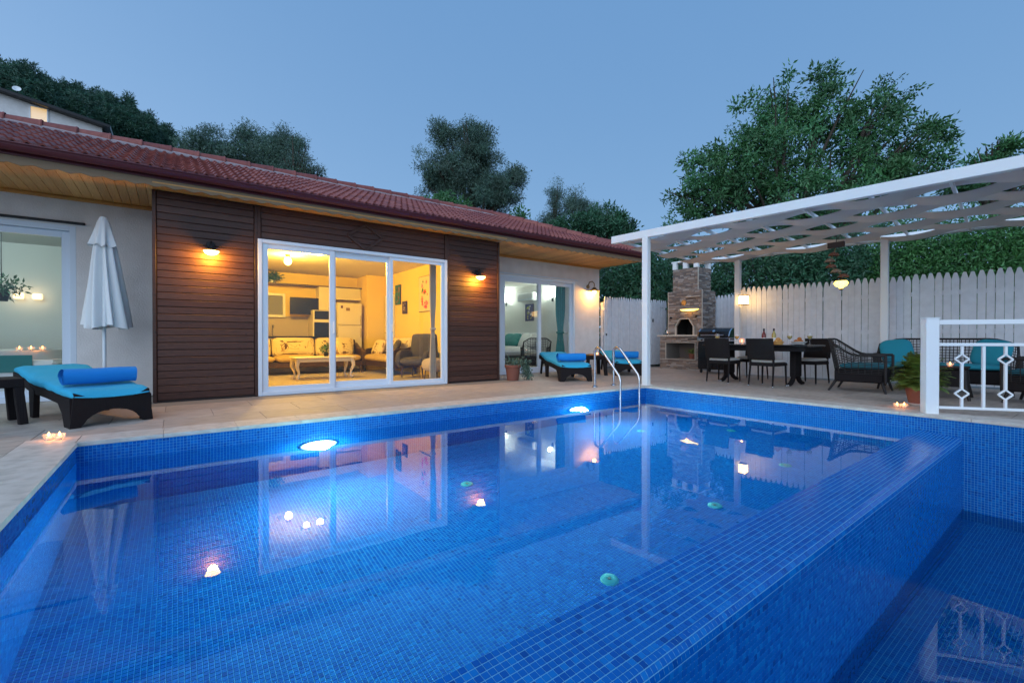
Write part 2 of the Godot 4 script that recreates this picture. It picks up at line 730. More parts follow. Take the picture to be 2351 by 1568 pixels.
func ground_height(x: float, z: float) -> float:
	# level plot round the house, falling away in front of the pool, hill rising behind on the x- side
	var y := -0.12
	var front := smoothstep(0.4, 3.0, z + 0.35 * maxf(0.0, -x - 6.0))
	y -= front * 2.6
	if x > -1.31 and x < 7.31 and z > -5.81:
		y = minf(y, -2.0)
	y -= smoothstep(60.0, 400.0, z) * 6.0
	return y

func build_ground() -> void:
	var s := shape()
	var xs := PackedFloat32Array([-600, -300, -120, -60, -30, -16, -9, -6, -3, -1.35, -1.3, 3, 7.3, 7.35, 9, 12, 16, 24, 40, 80, 200, 600])
	var zs := PackedFloat32Array([-600, -300, -120, -60, -30, -20, -14, -9, -5.85, -5.8, -3, 0.0, 0.6, 1.2, 1.8, 2.4, 3.0, 6, 12, 30, 80, 200, 600])
	for i in xs.size() - 1:
		for j in zs.size() - 1:
			var p := []
			for q in [[0, 0], [1, 0], [1, 1], [0, 1]]:
				var x := xs[i + q[0]]
				var z := zs[j + q[1]]
				p.append(Vector3(x, ground_height(x, z), z))
			s.quad(p[0], p[1], p[2], p[3], Vector3.UP)
	var o := put("ground", s.done(), mats.earth, self)
	o.set_meta("kind", "structure")

func lay(o: Vector3, u: Vector3, w: Vector3, nu: int, nw: int, b: Basis, out: Array) -> void:
	for i in nu:
		for j in nw:
			out.append(Transform3D(b, o + u * ((i + 0.5) * PITCH) + w * ((j + 0.5) * PITCH)))

func blue() -> Color:
	var k := rng.randf()
	var c := Color(0.001, 0.112, 0.43)
	if k < 0.20:
		c = Color(0.001, 0.086, 0.37)
	elif k < 0.34:
		c = Color(0.002, 0.150, 0.49)
	elif k < 0.355:
		c = Color(0.001, 0.065, 0.29)
	return c * rnd(0.95, 1.05)

func blues(count: int) -> PackedColorArray:
	var a := PackedColorArray()
	for i in count:
		a.append(blue())
	return a

func tile_mesh() -> ArrayMesh:
	var s := shape()
	var h := 0.0115
	var g := 0.0106
	var top := 0.0028
	var mid := 0.0018
	var q := [Vector3(-1, 0, -1), Vector3(1, 0, -1), Vector3(1, 0, 1), Vector3(-1, 0, 1)]
	s.quad(q[0] * g + Vector3.UP * top, q[1] * g + Vector3.UP * top, q[2] * g + Vector3.UP * top, q[3] * g + Vector3.UP * top, Vector3.UP)
	for k in 4:
		var a: Vector3 = q[k]
		var b: Vector3 = q[(k + 1) % 4]
		s.quad(a * g + Vector3.UP * top, b * g + Vector3.UP * top, b * h + Vector3.UP * mid, a * h + Vector3.UP * mid, a + b + Vector3.UP)
		s.quad(a * h + Vector3.UP * mid, b * h + Vector3.UP * mid, b * h - Vector3.UP * 0.001, a * h - Vector3.UP * 0.001, a + b)
	return s.done()

func build_pool() -> void:
	var pool := thing("swimming_pool", "blue mosaic infinity-edge swimming pool in front of the house", "swimming pool")
	var tile := tile_mesh()
	var nx := int((PX1 - PX0) / PITCH)
	# carcass: solid walls and floors behind the tiles
	var wall := func(a: Vector3, b: Vector3) -> void:
		put("wall_shell", shape().box((a + b) * 0.5, (b - a).abs()).done(), mats.grout, pool)
	wall.call(Vector3(PX0 - 0.25, FLOOR - 0.2, PZ0 - 0.25), Vector3(PX1 + 0.25, -0.031, PZ0))
	wall.call(Vector3(PX0 - 0.25, FLOOR - 0.2, PZ0 + 0.001), Vector3(PX0, -0.031, 1.4))
	wall.call(Vector3(PX1, FLOOR - 0.2, PZ0 + 0.001), Vector3(PX1 + 0.25, -0.031, 1.4))
	wall.call(Vector3(PX0 + 0.001, FLOOR - 0.2, PZ0 + 0.001), Vector3(PX1 - 0.001, FLOOR, PZ1 + 0.1))
	wall.call(Vector3(PX0 + 0.001, FLOOR - 0.19, -0.95), Vector3(PX1 - 0.001, BFLOOR, 1.2))
	wall.call(Vector3(PX0 + 0.001, FLOOR - 0.2, 1.2), Vector3(PX1 - 0.001, -0.6, 1.4))
	# the infinity wall, not quite square to the pool: gently falling top, rounded crest, upright outer face
	var skew := Transform3D(Basis(Vector3.UP, SKEW), Vector3(PX0, 0, PZ1))
	var ln := (PX1 - PX0) / cos(SKEW)
	var crest := Vector2(0.30, -0.212)
	var prof := [Vector2(0.0, FLOOR - 0.1), Vector2(0.0, -0.1715), crest]
	for k in range(1, 7):
		var an := (PI / 2.0) * k / 6.0
		prof.append(crest + Vector2(sin(an) * 0.05, cos(an) * 0.05 - 0.05))
	prof.append(Vector2(0.35, FLOOR - 0.1))
	var pp := PackedVector2Array()
	for q: Vector2 in prof:
		pp.append(Vector2(-q.x, q.y))
	put("infinity_wall", shape().prism(pp, ln + 0.1, Transform3D(Basis(Vector3(0, 0, -1), Vector3.UP, Vector3(1, 0, 0)), Vector3(ln * 0.5, 0, 0))).done(), mats.grout, pool).transform = skew
	# tiles
	var all := []
	var wet := []
	var top := []
	var nzp := int((PZ1 + 0.02 - PZ0) / PITCH)
	var nh := int((-0.034 - FLOOR) / PITCH)
	var dry := int((-0.034 - WATER) / PITCH)
	var nfull := int((1.2 - PZ0) / PITCH)
	var facing := Basis(Vector3.RIGHT, Vector3(0, 0, 1), Vector3.DOWN)
	var low := -0.034 - dry * PITCH
	lay(Vector3(PX0, -0.034, PZ0), Vector3.RIGHT, Vector3.DOWN, nx, dry, facing, all)
	lay(Vector3(PX0, low, PZ0), Vector3.RIGHT, Vector3.DOWN, nx, nh - dry, facing, wet)
	var east := Basis(Vector3(0, 0, -1), Vector3.RIGHT, Vector3.DOWN)
	lay(Vector3(PX0, -0.034, PZ0), Vector3(0, 0, 1), Vector3.DOWN, nfull, dry, east, all)
	lay(Vector3(PX0, low, PZ0), Vector3(0, 0, 1), Vector3.DOWN, nfull, nh - dry, east, wet)
	var west := Basis(Vector3(0, 0, 1), Vector3.LEFT, Vector3.DOWN)
	lay(Vector3(PX1, -0.034, PZ0), Vector3(0, 0, 1), Vector3.DOWN, nzp, dry, west, all)
	lay(Vector3(PX1, low, PZ0), Vector3(0, 0, 1), Vector3.DOWN, nzp - 10, nh - dry, west, wet)
	lay(Vector3(PX1, low, PZ0 + (nzp - 10) * PITCH), Vector3(0, 0, 1), Vector3.DOWN, 10, nh - dry, west, all)
	lay(Vector3(PX1, -0.034, PZ0 + nzp * PITCH), Vector3(0, 0, 1), Vector3.DOWN, nfull - nzp, nh, west, all)
	lay(Vector3(PX0, FLOOR, PZ0), Vector3(0, 0, 1), Vector3.RIGHT, nzp, nx, Basis.IDENTITY, wet)
	lay(Vector3(PX0, BFLOOR, BZ), Vector3(0, 0, 1), Vector3.RIGHT, int((1.2 - BZ) / PITCH), nx, Basis.IDENTITY, wet)
	# outer face of the infinity wall
	var i0 := all.size()
	lay(Vector3(0, -0.264, 0.35), Vector3.RIGHT, Vector3.DOWN, nx, int((-0.264 - BFLOOR) / PITCH), facing, all)
	for k in range(i0, all.size()):
		all[k] = skew * all[k]
	# top of the infinity wall and its rounded crest
	var a := Vector3(0, -0.1715, 0)
	var b := Vector3(0, crest.y, crest.x)
	var dir := (b - a).normalized()
	var rows := int(a.distance_to(b) / PITCH)
	for j in rows:
		var c := a + dir * ((j + 0.5) * a.distance_to(b) / rows)
		for i in nx:
			top.append(skew * Transform3D(Basis(Vector3.RIGHT, Vector3(0, dir.z, -dir.y), dir), c + Vector3.RIGHT * ((i + 0.5) * PITCH)))
	for j in 3:
		var an := (PI / 2.0) * (j + 0.5) / 3.0
		var nn := Vector3(0, cos(an), sin(an))
		var c2 := Vector3(0, crest.y - 0.05, crest.x) + nn * 0.049
		for i in nx:
			top.append(skew * Transform3D(Basis(Vector3.RIGHT, nn, Vector3(0, -sin(an), cos(an))), c2 + Vector3.RIGHT * ((i + 0.5) * PITCH)))
	# the 300 tiles that show largest stand singly, the others as one mass
	var eye := Vector3(0, 0.87, 0)
	var f := Vector3(sin(deg_to_rad(36.5)), 0, -cos(deg_to_rad(36.5)))
	var r := Vector3(-f.z, 0, f.x)
	var keyed := []
	for k in top.size():
		var d: Vector3 = top[k].origin - eye
		var depth := d.dot(f)
		if depth > 0.2 and absf(d.dot(r) / depth) < 1.12 and absf(d.y / depth) < 0.745 and absf(d.dot(r) / depth) < 1.12:
			keyed.append([depth, k])
	keyed.sort_custom(func(x: Array, y: Array) -> bool: return x[0] < y[0])
	var single := {}
	for k in mini(300, keyed.size()):
		single[keyed[k][1]] = true
	var shades := []
	for k in 5:
		var tm := mat("mosaic_single%d" % k, [lin(0.001, 0.112, 0.43), lin(0.001, 0.107, 0.415), lin(0.001, 0.086, 0.37), lin(0.002, 0.150, 0.49), lin(0.001, 0.065, 0.29)][k], 0.16)
		tm.metallic_specular = 0.32
		shades.append(tm)
	for k in top.size():
		if single.has(k):
			var q := rng.randf()
			var which := 0 if q < 0.34 else (1 if q < 0.62 else (2 if q < 0.82 else (3 if q < 0.95 else 4)))
			var o := put("mosaic_tile", tile, shades[which], pool)
			o.transform = top[k]
		else:
			all.append(top[k])
	many("mosaic_tiles", tile, mats.mosaic, pool, all, blues(all.size()))
	many("mosaic_tiles", tile, mats.mosaic_under_water, pool, wet, blues(wet.size()))
	# floor inlets
	for q: Vector2 in [Vector2(2.43, -2.14), Vector2(3.92, -2.21), Vector2(5.39, -2.23), Vector2(2.40, -4.02), Vector2(5.41, -4.17), Vector2(6.39, -3.36)]:
		var inlet := put("floor_inlet", shape().lathe([Vector2(0.0, 0.010), Vector2(0.020, 0.010), Vector2(0.022, 0.014), Vector2(0.044, 0.014), Vector2(0.060, 0.008), Vector2(0.064, 0.0)], 24).done(), mats.fitting, pool, Vector3(q.x, FLOOR + 0.002, q.y))
		put("inlet_cap", shape().lathe([Vector2(0.0, 0.022), Vector2(0.010, 0.022), Vector2(0.012, 0.012)], 12).done(), mats.joint, inlet)
	# two lamps under water on the house side
	for x: float in [1.24, 5.13]:
		var pl := put("pool_lamp_rim", shape().lathe([Vector2(0.158, 0.0), Vector2(0.188, 0.0), Vector2(0.194, 0.010), Vector2(0.188, 0.022), Vector2(0.166, 0.026), Vector2(0.158, 0.020)], 28, Transform3D(Basis(Vector3.RIGHT, PI / 2.0), Vector3.ZERO)).done(), mats.lamp_ring, pool, Vector3(x, -0.62, PZ0 + 0.004))
		put("lamp_lens", shape().lathe([Vector2(0.0, 0.042), Vector2(0.09, 0.034), Vector2(0.158, 0.018)], 24, Transform3D(Basis(Vector3.RIGHT, PI / 2.0), Vector3.ZERO)).done(), mats.pool_lamp, pl)
		spot(pl, Vector3(0, 0, 0.07), Vector3(0, 0, 1), Color(0.88, 1.0, 0.95), 7.0, 82.0, 0.10)
		lamp(pl, Vector3(0, 0, 0.13), Color(0.92, 1.0, 0.97), 1.1, 0.08)
	# water
	var e0 := skew * Vector3(0, WATER, 0.012)
	var e1 := skew * Vector3(ln, WATER, 0.012)
	var ws := shape()
	ws.quad(Vector3(PX0 + 0.002, WATER, PZ0 + 0.002), Vector3(PX1 - 0.002, WATER, PZ0 + 0.002), e1, e0, Vector3.UP)
	put("water", ws.done(), mats.water, self).set_meta("kind", "structure")
	e0 = skew * Vector3(0, BWATER, 0.352)
	e1 = skew * Vector3(ln, BWATER, 0.352)
	ws = shape()
	ws.quad(e0, e1, Vector3(PX1 - 0.002, BWATER, 1.198), Vector3(PX0 + 0.002, BWATER, 1.198), Vector3.UP)
	put("basin_water", ws.done(), mats.water, self).set_meta("kind", "structure")

func slab(called: String, x0: float, x1: float, z0: float, z1: float, m: Material, parent: Node, ytop := 0.0, th := 0.03) -> void:
	put(called, shape().box(Vector3.ZERO, Vector3(x1 - x0, th, z1 - z0), 0.002).done(), m, parent, Vector3((x0 + x1) * 0.5, ytop - th * 0.5, (z0 + z1) * 0.5))

func build_terrace() -> void:
	var terrace := structure("terrace")
	# bed under the slabs, laid round the pool opening
	var bed := func(x0: float, x1: float, z0: float, z1: float) -> void:
		put("bed", shape().box(Vector3((x0 + x1) * 0.5, -0.1, (z0 + z1) * 0.5), Vector3(x1 - x0, 0.19, z1 - z0)).done(), mats.joint, terrace)
	bed.call(-9.0, 14.0, -14.5, PZ0 - 0.26)
	bed.call(-9.0, PX0 - 0.26, PZ0 - 0.259, 1.4)
	bed.call(PX1 + 0.26, 14.0, PZ0 - 0.259, 1.4)
	# coping stones
	var n := 13
	var lx := (PX1 - PX0) / n
	for i in n:
		slab("coping_stone", PX0 + lx * i + 0.0015, PX0 + lx * (i + 1) - 0.0015, PZ0 - 0.34, PZ0 + 0.012, mats.coping, terrace, 0.006, 0.036)
	var nz := 11
	var lz := (1.4 - PZ0) / nz
	for i in nz:
		slab("coping_stone", PX0 - 0.35, PX0 + 0.012, PZ0 + lz * i + 0.0135, PZ0 + lz * (i + 1) + 0.0105, mats.coping, terrace, 0.006, 0.036)
		slab("coping_stone", PX1 - 0.012, PX1 + 0.34, PZ0 + lz * i + 0.0135, PZ0 + lz * (i + 1) + 0.0105, mats.coping, terrace, 0.006, 0.036)
	for x: float in [PX0 - 0.35, PX1 + 0.002]:
		slab("coping_stone", x, x + 0.346, PZ0 - 0.34, PZ0 + 0.0105, mats.coping, terrace, 0.006, 0.036)
	# pavers: rows of 0.9 x 0.6 in a running bond on the house side, squares under the pergola
	var z := PZ0 - 0.345
	var row := 0
	while z > -8.9:
		var zn := maxf(z - 0.6, -8.9)
		var x := -4.6 + (0.45 if row % 2 == 1 else 0.0)
		while x < 9.6:
			var x1 := minf(x + 0.9, 9.62)
			if not (zn < -7.85 and x > -0.6 and x1 < 5.9):
				slab("paver", x + 0.0025, x1 - 0.0025, zn + 0.0025, z - 0.0025, mats["paver%d" % rng.randi_range(0, 2)], terrace)
			x += 0.9
		z = zn
		row += 1
	for j in range(0, 5):
		for i in 3:
			slab("paver", PX0 - 0.355 - 0.6 * (i + 1) + 0.0025, PX0 - 0.355 - 0.6 * i - 0.0025, -5.5425 + 0.6 * j, -5.5425 + 0.6 * (j + 1) - 0.005, mats["paver%d" % rng.randi_range(0, 2)], terrace)
	for i in 8:
		for j in 16:
			var x0 := PX1 + 0.345 + 0.6 * i
			var z0 := PZ0 - 0.345 + 0.6 * (j - 6)
			if j < 6 and x0 + 0.6 < 9.62:
				continue
			slab("paver", maxf(x0, 9.62 if j < 6 else -99.0) + 0.0025, x0 + 0.5975, z0 + 0.0025, z0 + 0.5975, mats["paver%d" % rng.randi_range(0, 2)], terrace)

# ------------------------------------------------------------------ house

const WZ := -7.78   # face of the wooden front
const HZ := -8.9    # face of the white walls
const HX := 9.66    # end wall
const EZ := -7.45   # eaves
const SOFFIT := 2.87

func wall_box(parent: Node, a: Vector3, b: Vector3, m: Material, called := "wall") -> MeshInstance3D:
	return put(called, shape().box((a + b) * 0.5, (b - a).abs()).done(), m, parent)

func build_house() -> void:
	var h := thing("house", "single-storey white house with dark wooden front and red tiled roof", "house")
	var p: Material = mats.plaster
	# white front with the two glazed openings
	wall_box(h, Vector3(-9.0, 0, HZ - 0.2), Vector3(-3.75, SOFFIT, HZ), p)
	wall_box(h, Vector3(-3.75, 2.46, HZ - 0.2), Vector3(-1.13, SOFFIT, HZ), p)
	wall_box(h, Vector3(-1.13, 0, HZ - 0.2), Vector3(-0.03, SOFFIT, HZ), p)
	wall_box(h, Vector3(5.21, 0, HZ - 0.2), Vector3(6.24, SOFFIT, HZ), p)
	wall_box(h, Vector3(6.24, 2.40, HZ - 0.2), Vector3(8.72, SOFFIT, HZ), p)
	wall_box(h, Vector3(8.72, 0, HZ - 0.2), Vector3(HX, SOFFIT, HZ), p)
	wall_box(h, Vector3(HX - 0.2, 0, -13.8), Vector3(HX, SOFFIT, HZ - 0.2), p)
	wall_box(h, Vector3(-9.0, 0, -13.8), Vector3(HX - 0.2, SOFFIT, -13.6), p)
	wall_box(h, Vector3(-9.0, 0, -13.6), Vector3(-8.8, SOFFIT, HZ - 0.2), p)
	# wooden front: carcass with one wide opening, and its side walls
	var d: Material = mats.dark_trim
	wall_box(h, Vector3(-0.22, 0, WZ - 0.17), Vector3(1.0, SOFFIT, WZ - 0.028), d)
	wall_box(h, Vector3(1.0, 2.37, WZ - 0.17), Vector3(4.2, SOFFIT, WZ - 0.028), d)
	wall_box(h, Vector3(4.2, 0, WZ - 0.17), Vector3(5.40, SOFFIT, WZ - 0.028), d)
	wall_box(h, Vector3(-0.22, 0, HZ), Vector3(-0.03, SOFFIT, WZ - 0.17), d)
	wall_box(h, Vector3(5.21, 0, HZ), Vector3(5.40, SOFFIT, WZ - 0.17), d)
	# planks, each one board
	var rows := 29
	var ph := (SOFFIT - 0.03) / rows
	var lens := {}
	for r in rows:
		var y := 0.03 + ph * (r + 0.5)
		var spans := [[-0.20, 0.955], [4.245, 5.38]]
		if y - ph * 0.5 > 2.34:
			spans.append([1.045, 4.155])
		for sp in spans:
			var key: String = "%.3f" % (sp[1] - sp[0])
			if not lens.has(key):
				lens[key] = []
				for k in 3:
					var sh := shape()
					sh.off = Vector2(rnd(0, 2), rnd(0, 1))
					sh.box(Vector3.ZERO, Vector3(sp[1] - sp[0] - 0.004, ph - 0.004, 0.024), 0.006)
					lens[key].append(sh.done())
			put("plank", lens[key][rng.randi_range(0, 2)], mats["plank%d" % rng.randi_range(0, 3)], h, Vector3((sp[0] + sp[1]) * 0.5, y, WZ - 0.014 + rnd(-0.0015, 0.0015)))
	# side planks of the wooden front
	var side := shape().box(Vector3.ZERO, Vector3(1.08, ph - 0.004, 0.02), 0.005).done()
	for r in rows:
		put("plank", side, mats["plank%d" % rng.randi_range(0, 3)], h, Vector3(-0.231, 0.03 + ph * (r + 0.5), (HZ + WZ) * 0.5 - 0.01), PI / 2.0)
	# upright cover strips
	for x: float in [-0.225, 0.98, 1.02, 4.18, 4.22, 5.405]:
		var y0 := 0.0
		if x == 1.02 or x == 4.18:
			y0 = 2.37
		put("cover_strip", shape().box(Vector3.ZERO, Vector3(0.042, SOFFIT - y0 - 0.01, 0.040), 0.004).done(), mats.plank1, h, Vector3(x, (SOFFIT + y0) * 0.5, WZ - 0.006))
	# diamond of four laths over the door
	var c := Vector3(2.63, 2.60, WZ + 0.012)
	var q := [Vector3(0, 0.215, 0), Vector3(0.30, 0.02, 0), Vector3(0, -0.215, 0), Vector3(-0.30, 0.0, 0)]
	var dm := put("wooden_diamond", shape().bar(c + q[0], c + q[1], 0.03, 0.045, 0.004).done(), mats.plank1, h)
	for k in range(1, 4):
		put("lath", shape().bar(c + q[k], c + q[(k + 1) % 4], 0.03, 0.045, 0.004).done(), mats.plank1, dm)
	# living room sliding doors: outer frame, then three leaves
	var fr := put("door_frame", frame_mesh(1.0, 4.2, 0.0, 2.37, 0.055, 0.10), mats.pvc, h, Vector3(0, 0, WZ - 0.03))
	for e in [[1.06, 2.12, 0.012, 0.080], [2.05, 3.13, -0.038, 0.10], [3.07, 4.14, 0.012, 0.055]]:
		var lf := put("door_leaf", frame_mesh(e[0], e[1], 0.055, 2.315, e[3], 0.045), mats.pvc, h, Vector3(0, 0, WZ - 0.04 + e[2]))
		pane(lf, e[0] + e[3], e[1] - e[3], 0.055 + e[3], 2.315 - e[3], 0.0)
	put("door_handle", shape().box(Vector3.ZERO, Vector3(0.025, 0.20, 0.03), 0.006).done(), mats.white_paint, fr, Vector3(2.10, 1.05, 0.05))
	put("door_handle", shape().box(Vector3.ZERO, Vector3(0.020, 0.12, 0.03), 0.006).done(), mats.white_paint, fr, Vector3(3.10, 1.05, 0.05))
	# bedroom doors
	fr = put("door_frame", frame_mesh(6.24, 8.72, 0.0, 2.40, 0.06, 0.12), mats.pvc, h, Vector3(0, 0, HZ - 0.06))
	for e in [[6.30, 7.53, 0.01], [7.45, 8.66, -0.04]]:
		var lf := put("door_leaf", frame_mesh(e[0], e[1], 0.06, 2.34, 0.09, 0.045), mats.pvc, h, Vector3(0, 0, HZ - 0.05 + e[2]))
		pane(lf, e[0] + 0.09, e[1] - 0.09, 0.15, 2.25, 0.0)
	put("door_rail", shape().box(Vector3.ZERO, Vector3(2.62, 0.025, 0.04), 0.004).done(), mats.pvc, h, Vector3(7.48, 2.44, HZ + 0.02))
	# spa room doors
	put("door_frame", frame_mesh(-3.75, -1.13, 0.0, 2.46, 0.07, 0.12), mats.pvc, h, Vector3(0, 0, HZ - 0.06))
	for e in [[-3.68, -2.42, 0.01], [-2.50, -1.20, -0.04]]:
		var lf := put("door_leaf", frame_mesh(e[0], e[1], 0.07, 2.39, 0.09, 0.045), mats.pvc, h, Vector3(0, 0, HZ - 0.05 + e[2]))
		pane(lf, e[0] + 0.09, e[1] - 0.09, 0.16, 2.30, 0.0)
	put("door_rail", shape().box(Vector3.ZERO, Vector3(2.80, 0.03, 0.05), 0.004).done(), mats.dark_metal, h, Vector3(-2.43, 2.50, HZ + 0.026))
	# trim where the white walls meet the boards overhead
	for e in [[-9.0, -0.24], [5.43, HX + 0.03]]:
		put("cornice", shape().box(Vector3.ZERO, Vector3(e[1] - e[0], 0.05, 0.035), 0.008).done(), mats.pine1, h, Vector3((e[0] + e[1]) * 0.5, SOFFIT - 0.028, HZ + 0.019))

func frame_mesh(x0: float, x1: float, y0: float, y1: float, w: float, d: float) -> ArrayMesh:
	var s := shape()
	s.box(Vector3(x0 + w * 0.5, (y0 + y1) * 0.5, 0), Vector3(w, y1 - y0, d), 0.004)
	s.box(Vector3(x1 - w * 0.5, (y0 + y1) * 0.5, 0), Vector3(w, y1 - y0, d), 0.004)
	s.box(Vector3((x0 + x1) * 0.5, y0 + w * 0.5, 0), Vector3(x1 - x0 - 2 * w, w, d - 0.004), 0.003)
	s.box(Vector3((x0 + x1) * 0.5, y1 - w * 0.5, 0), Vector3(x1 - x0 - 2 * w, w, d - 0.004), 0.003)
	return s.done()

func pane(parent: Node, x0: float, x1: float, y0: float, y1: float, z: float) -> void:
	var s := shape()
	s.quad(Vector3(x0, y0, z), Vector3(x1, y0, z), Vector3(x1, y1, z), Vector3(x0, y1, z), Vector3(0, 0, 1))
	put("pane", s.done(), mats.glass, parent)

func build_roof() -> void:
	var h := get_node("house")
	# boarded underside of the eaves, boards running out from the wall
	var x := -6.5
	var bw := 0.105
	var meshes := []
	for k in 4:
		var sh := shape()
		sh.off = Vector2(rnd(0, 2), rnd(0, 1))
		sh.box(Vector3.ZERO, Vector3(1.44, 0.016, bw - 0.003), 0.004)
		meshes.append(sh.done())
	while x < HX + 0.1:
		if not (x > -0.24 and x < 5.40):
			put("soffit_board", meshes[rng.randi_range(0, 3)], mats["pine%d" % rng.randi_range(0, 2)], h, Vector3(x + bw * 0.5, SOFFIT + 0.008, EZ - 0.725), PI / 2.0)
		x += bw
	put("soffit_board", shape().box(Vector3(2.58, SOFFIT + 0.009, EZ - 0.16), Vector3(5.62, 0.018, 0.32)).done(), mats.pine1, h)
	put("ceiling_deck", shape().box(Vector3(0.4, SOFFIT + 0.09, -10.7), Vector3(18.7, 0.14, 6.1)).done(), mats.room_white, h)
	# scalloped bargeboard behind the gutter, in lengths
	var pts := PackedVector2Array()
	var ln := 2.0
	pts.append(Vector2(0, 0.09))
	for k in 41:
		var u := k / 40.0
		pts.append(Vector2(u * ln, -0.045 - 0.013 * cos(u * TAU * 10.0)))
	pts.append(Vector2(ln, 0.09))
	var sc := shape().prism(pts, 0.022).done()
	for k in 9:
		put("bargeboard", sc, mats.grey_pine, h, Vector3(-8.2 + ln * k + 0.001, SOFFIT + 0.01, EZ - 0.012))
	# gutter: half-round trough with a rolled lip on a fascia
	var prof := []
	for k in 9:
		var an := PI * k / 8.0
		prof.append(Vector2(-cos(an) * 0.065, -sin(an) * 0.070))
	var g := shape()
	var xa := -8.4
	var xb := HX + 0.16
	for k in 8:
		var a: Vector2 = prof[k]
		var b: Vector2 = prof[k + 1]
		g.quad(Vector3(xa, a.y, a.x), Vector3(xb, a.y, a.x), Vector3(xb, b.y, b.x), Vector3(xa, b.y, b.x), Vector3(0, a.y + b.y, a.x + b.x) + Vector3(0, 0.001, 0))
	g.tube([Vector3(xa, 0.004, 0.066), Vector3(xb, 0.004, 0.066)], 0.011, 8)
	g.box(Vector3((xa + xb) * 0.5, -0.01, -0.078), Vector3(xb - xa, 0.17, 0.022))
	g.box(Vector3(xb - 0.001, -0.03, 0.0), Vector3(0.012, 0.09, 0.13))
	put("gutter", g.done(), mats.gutter, h, Vector3(0, 3.02, EZ + 0.09))
	# sloping planes under the tiles
	var eave := 3.035
	var ridge := 4.19
	var rz := -10.3
	var xr := HX + 0.14
	var hip := xr - (EZ - rz)
	var s := shape()
	var e0 := Vector3(-9.0, eave, EZ)
	var e1 := Vector3(xr, eave, EZ)
	var r0 := Vector3(-9.0, ridge, rz)
	var r1 := Vector3(hip, ridge, rz)
	var b0 := Vector3(-9.0, 2.7, -14.2)
	var b1 := Vector3(xr, 2.9, -13.75)
	s.quad(e0, e1, r1, r0, Vector3(0, 1, 0.4))
	s.quad(r0, r1, b1, b0, Vector3(0, 1, -0.4))
	s.tri(e1, b1, r1, Vector3(1, 1, 0))
	var roof := put("roof", s.done(), mats.mortar, h)
	# end of the hip seen from below: boards and gutter run round the corner
	put("fascia", shape().box(Vector3(xr, 2.99, -10.6), Vector3(0.03, 0.16, 6.2)).done(), mats.gutter, roof)
	put("soffit_return", shape().box(Vector3(HX + 0.075, SOFFIT + 0.0085, -11.3), Vector3(0.14, 0.017, 4.8)).done(), mats.pine1, roof)
	# tiles: interlocking pan-and-roll, laid from the eave up
	var slope := Vector3(0, ridge - eave, rz - EZ)
	var run := slope.length()
	var dir := slope / run
	var nrm := Vector3(0, -dir.z, dir.y)
	var tw := 0.24
	var course := 0.31
	var tm := roof_tile(tw, course)
	var spots := []
	var ncourse := int(run / course)
	for j in ncourse:
		var xt := -5.2
		while xt < xr - 0.1:
			var along := (j * course) + 0.02
			var lim := xr - along * absf(dir.z) - 0.18
			if xt < lim:
				var jit := Basis(nrm, rnd(-0.008, 0.008))
				spots.append(Transform3D(jit * Basis(Vector3.RIGHT, nrm, -dir), Vector3(xt + tw * 0.5 + rnd(-0.003, 0.003), eave, EZ + 0.05) + dir * along + nrm * (0.012 + rnd(0, 0.004))))
			xt += tw
	var eye := Vector3(0, 0.87, 0)
	spots.sort_custom(func(a: Transform3D, b: Transform3D) -> bool: return absf(a.origin.x + 0.6) + a.origin.distance_to(eye) < absf(b.origin.x + 0.6) + b.origin.distance_to(eye))
	for k in 3:
		var rest := []
		for i in range(300, spots.size()):
			if i % 3 == k:
				rest.append(spots[i])
		many("roof_tiles", tm, mats["tile%d" % k], roof, rest)
	for i in mini(300, spots.size()):
		var o := put("roof_tile", tm, mats["tile%d" % rng.randi_range(0, 2)], roof)
		o.transform = spots[i]
	# ridge and hip caps on a mortar bed
	var cap := shape()
	cap.surf(func(u: float, w: float) -> Vector3:
		var an := PI * (w * 1.1 - 0.05)
		var rr := 0.105 + 0.022 * u
		return Vector3((u - 0.5) * 0.44, sin(an) * rr * 0.9, -cos(an) * rr), 3, 8, 1, 1, true)
	cap.surf(func(u: float, w: float) -> Vector3:
		var an := PI * (w * 1.1 - 0.05)
		var rr := 0.128 + 0.010 * sin(u * PI)
		return Vector3(0.20 + u * 0.035, sin(an) * rr * 0.9, -cos(an) * rr), 2, 8, 1, 1, true)
	var capm := cap.done()
	put("mortar_bed", shape().bar(Vector3(-6, ridge + 0.0, rz), r1 + Vector3(0.1, 0, 0), 0.26, 0.07, 0.02).done(), mats.mortar, roof)
	var cx := -5.6
	while cx < hip:
		put("ridge_cap", capm, mats["tile%d" % rng.randi_range(0, 2)], roof, Vector3(cx, ridge + 0.035, rz))
		cx += 0.41
	var hd := (e1 - r1)
	var hn := hd.length()
	hd /= hn
	put("mortar_bed", shape().bar(r1, e1 + Vector3(0, 0.0, 0), 0.22, 0.08, 0.02).done(), mats.mortar, roof)
	var ha := 0.25
	while ha < hn:
		var o := put("hip_cap", capm, mats["tile%d" % rng.randi_range(0, 2)], roof)
		var zz := hd.cross(Vector3.UP).normalized()
		o.transform = Transform3D(Basis(hd, zz.cross(hd), zz), r1 + hd * ha + Vector3(0, 0.055, 0))
		ha += 0.40

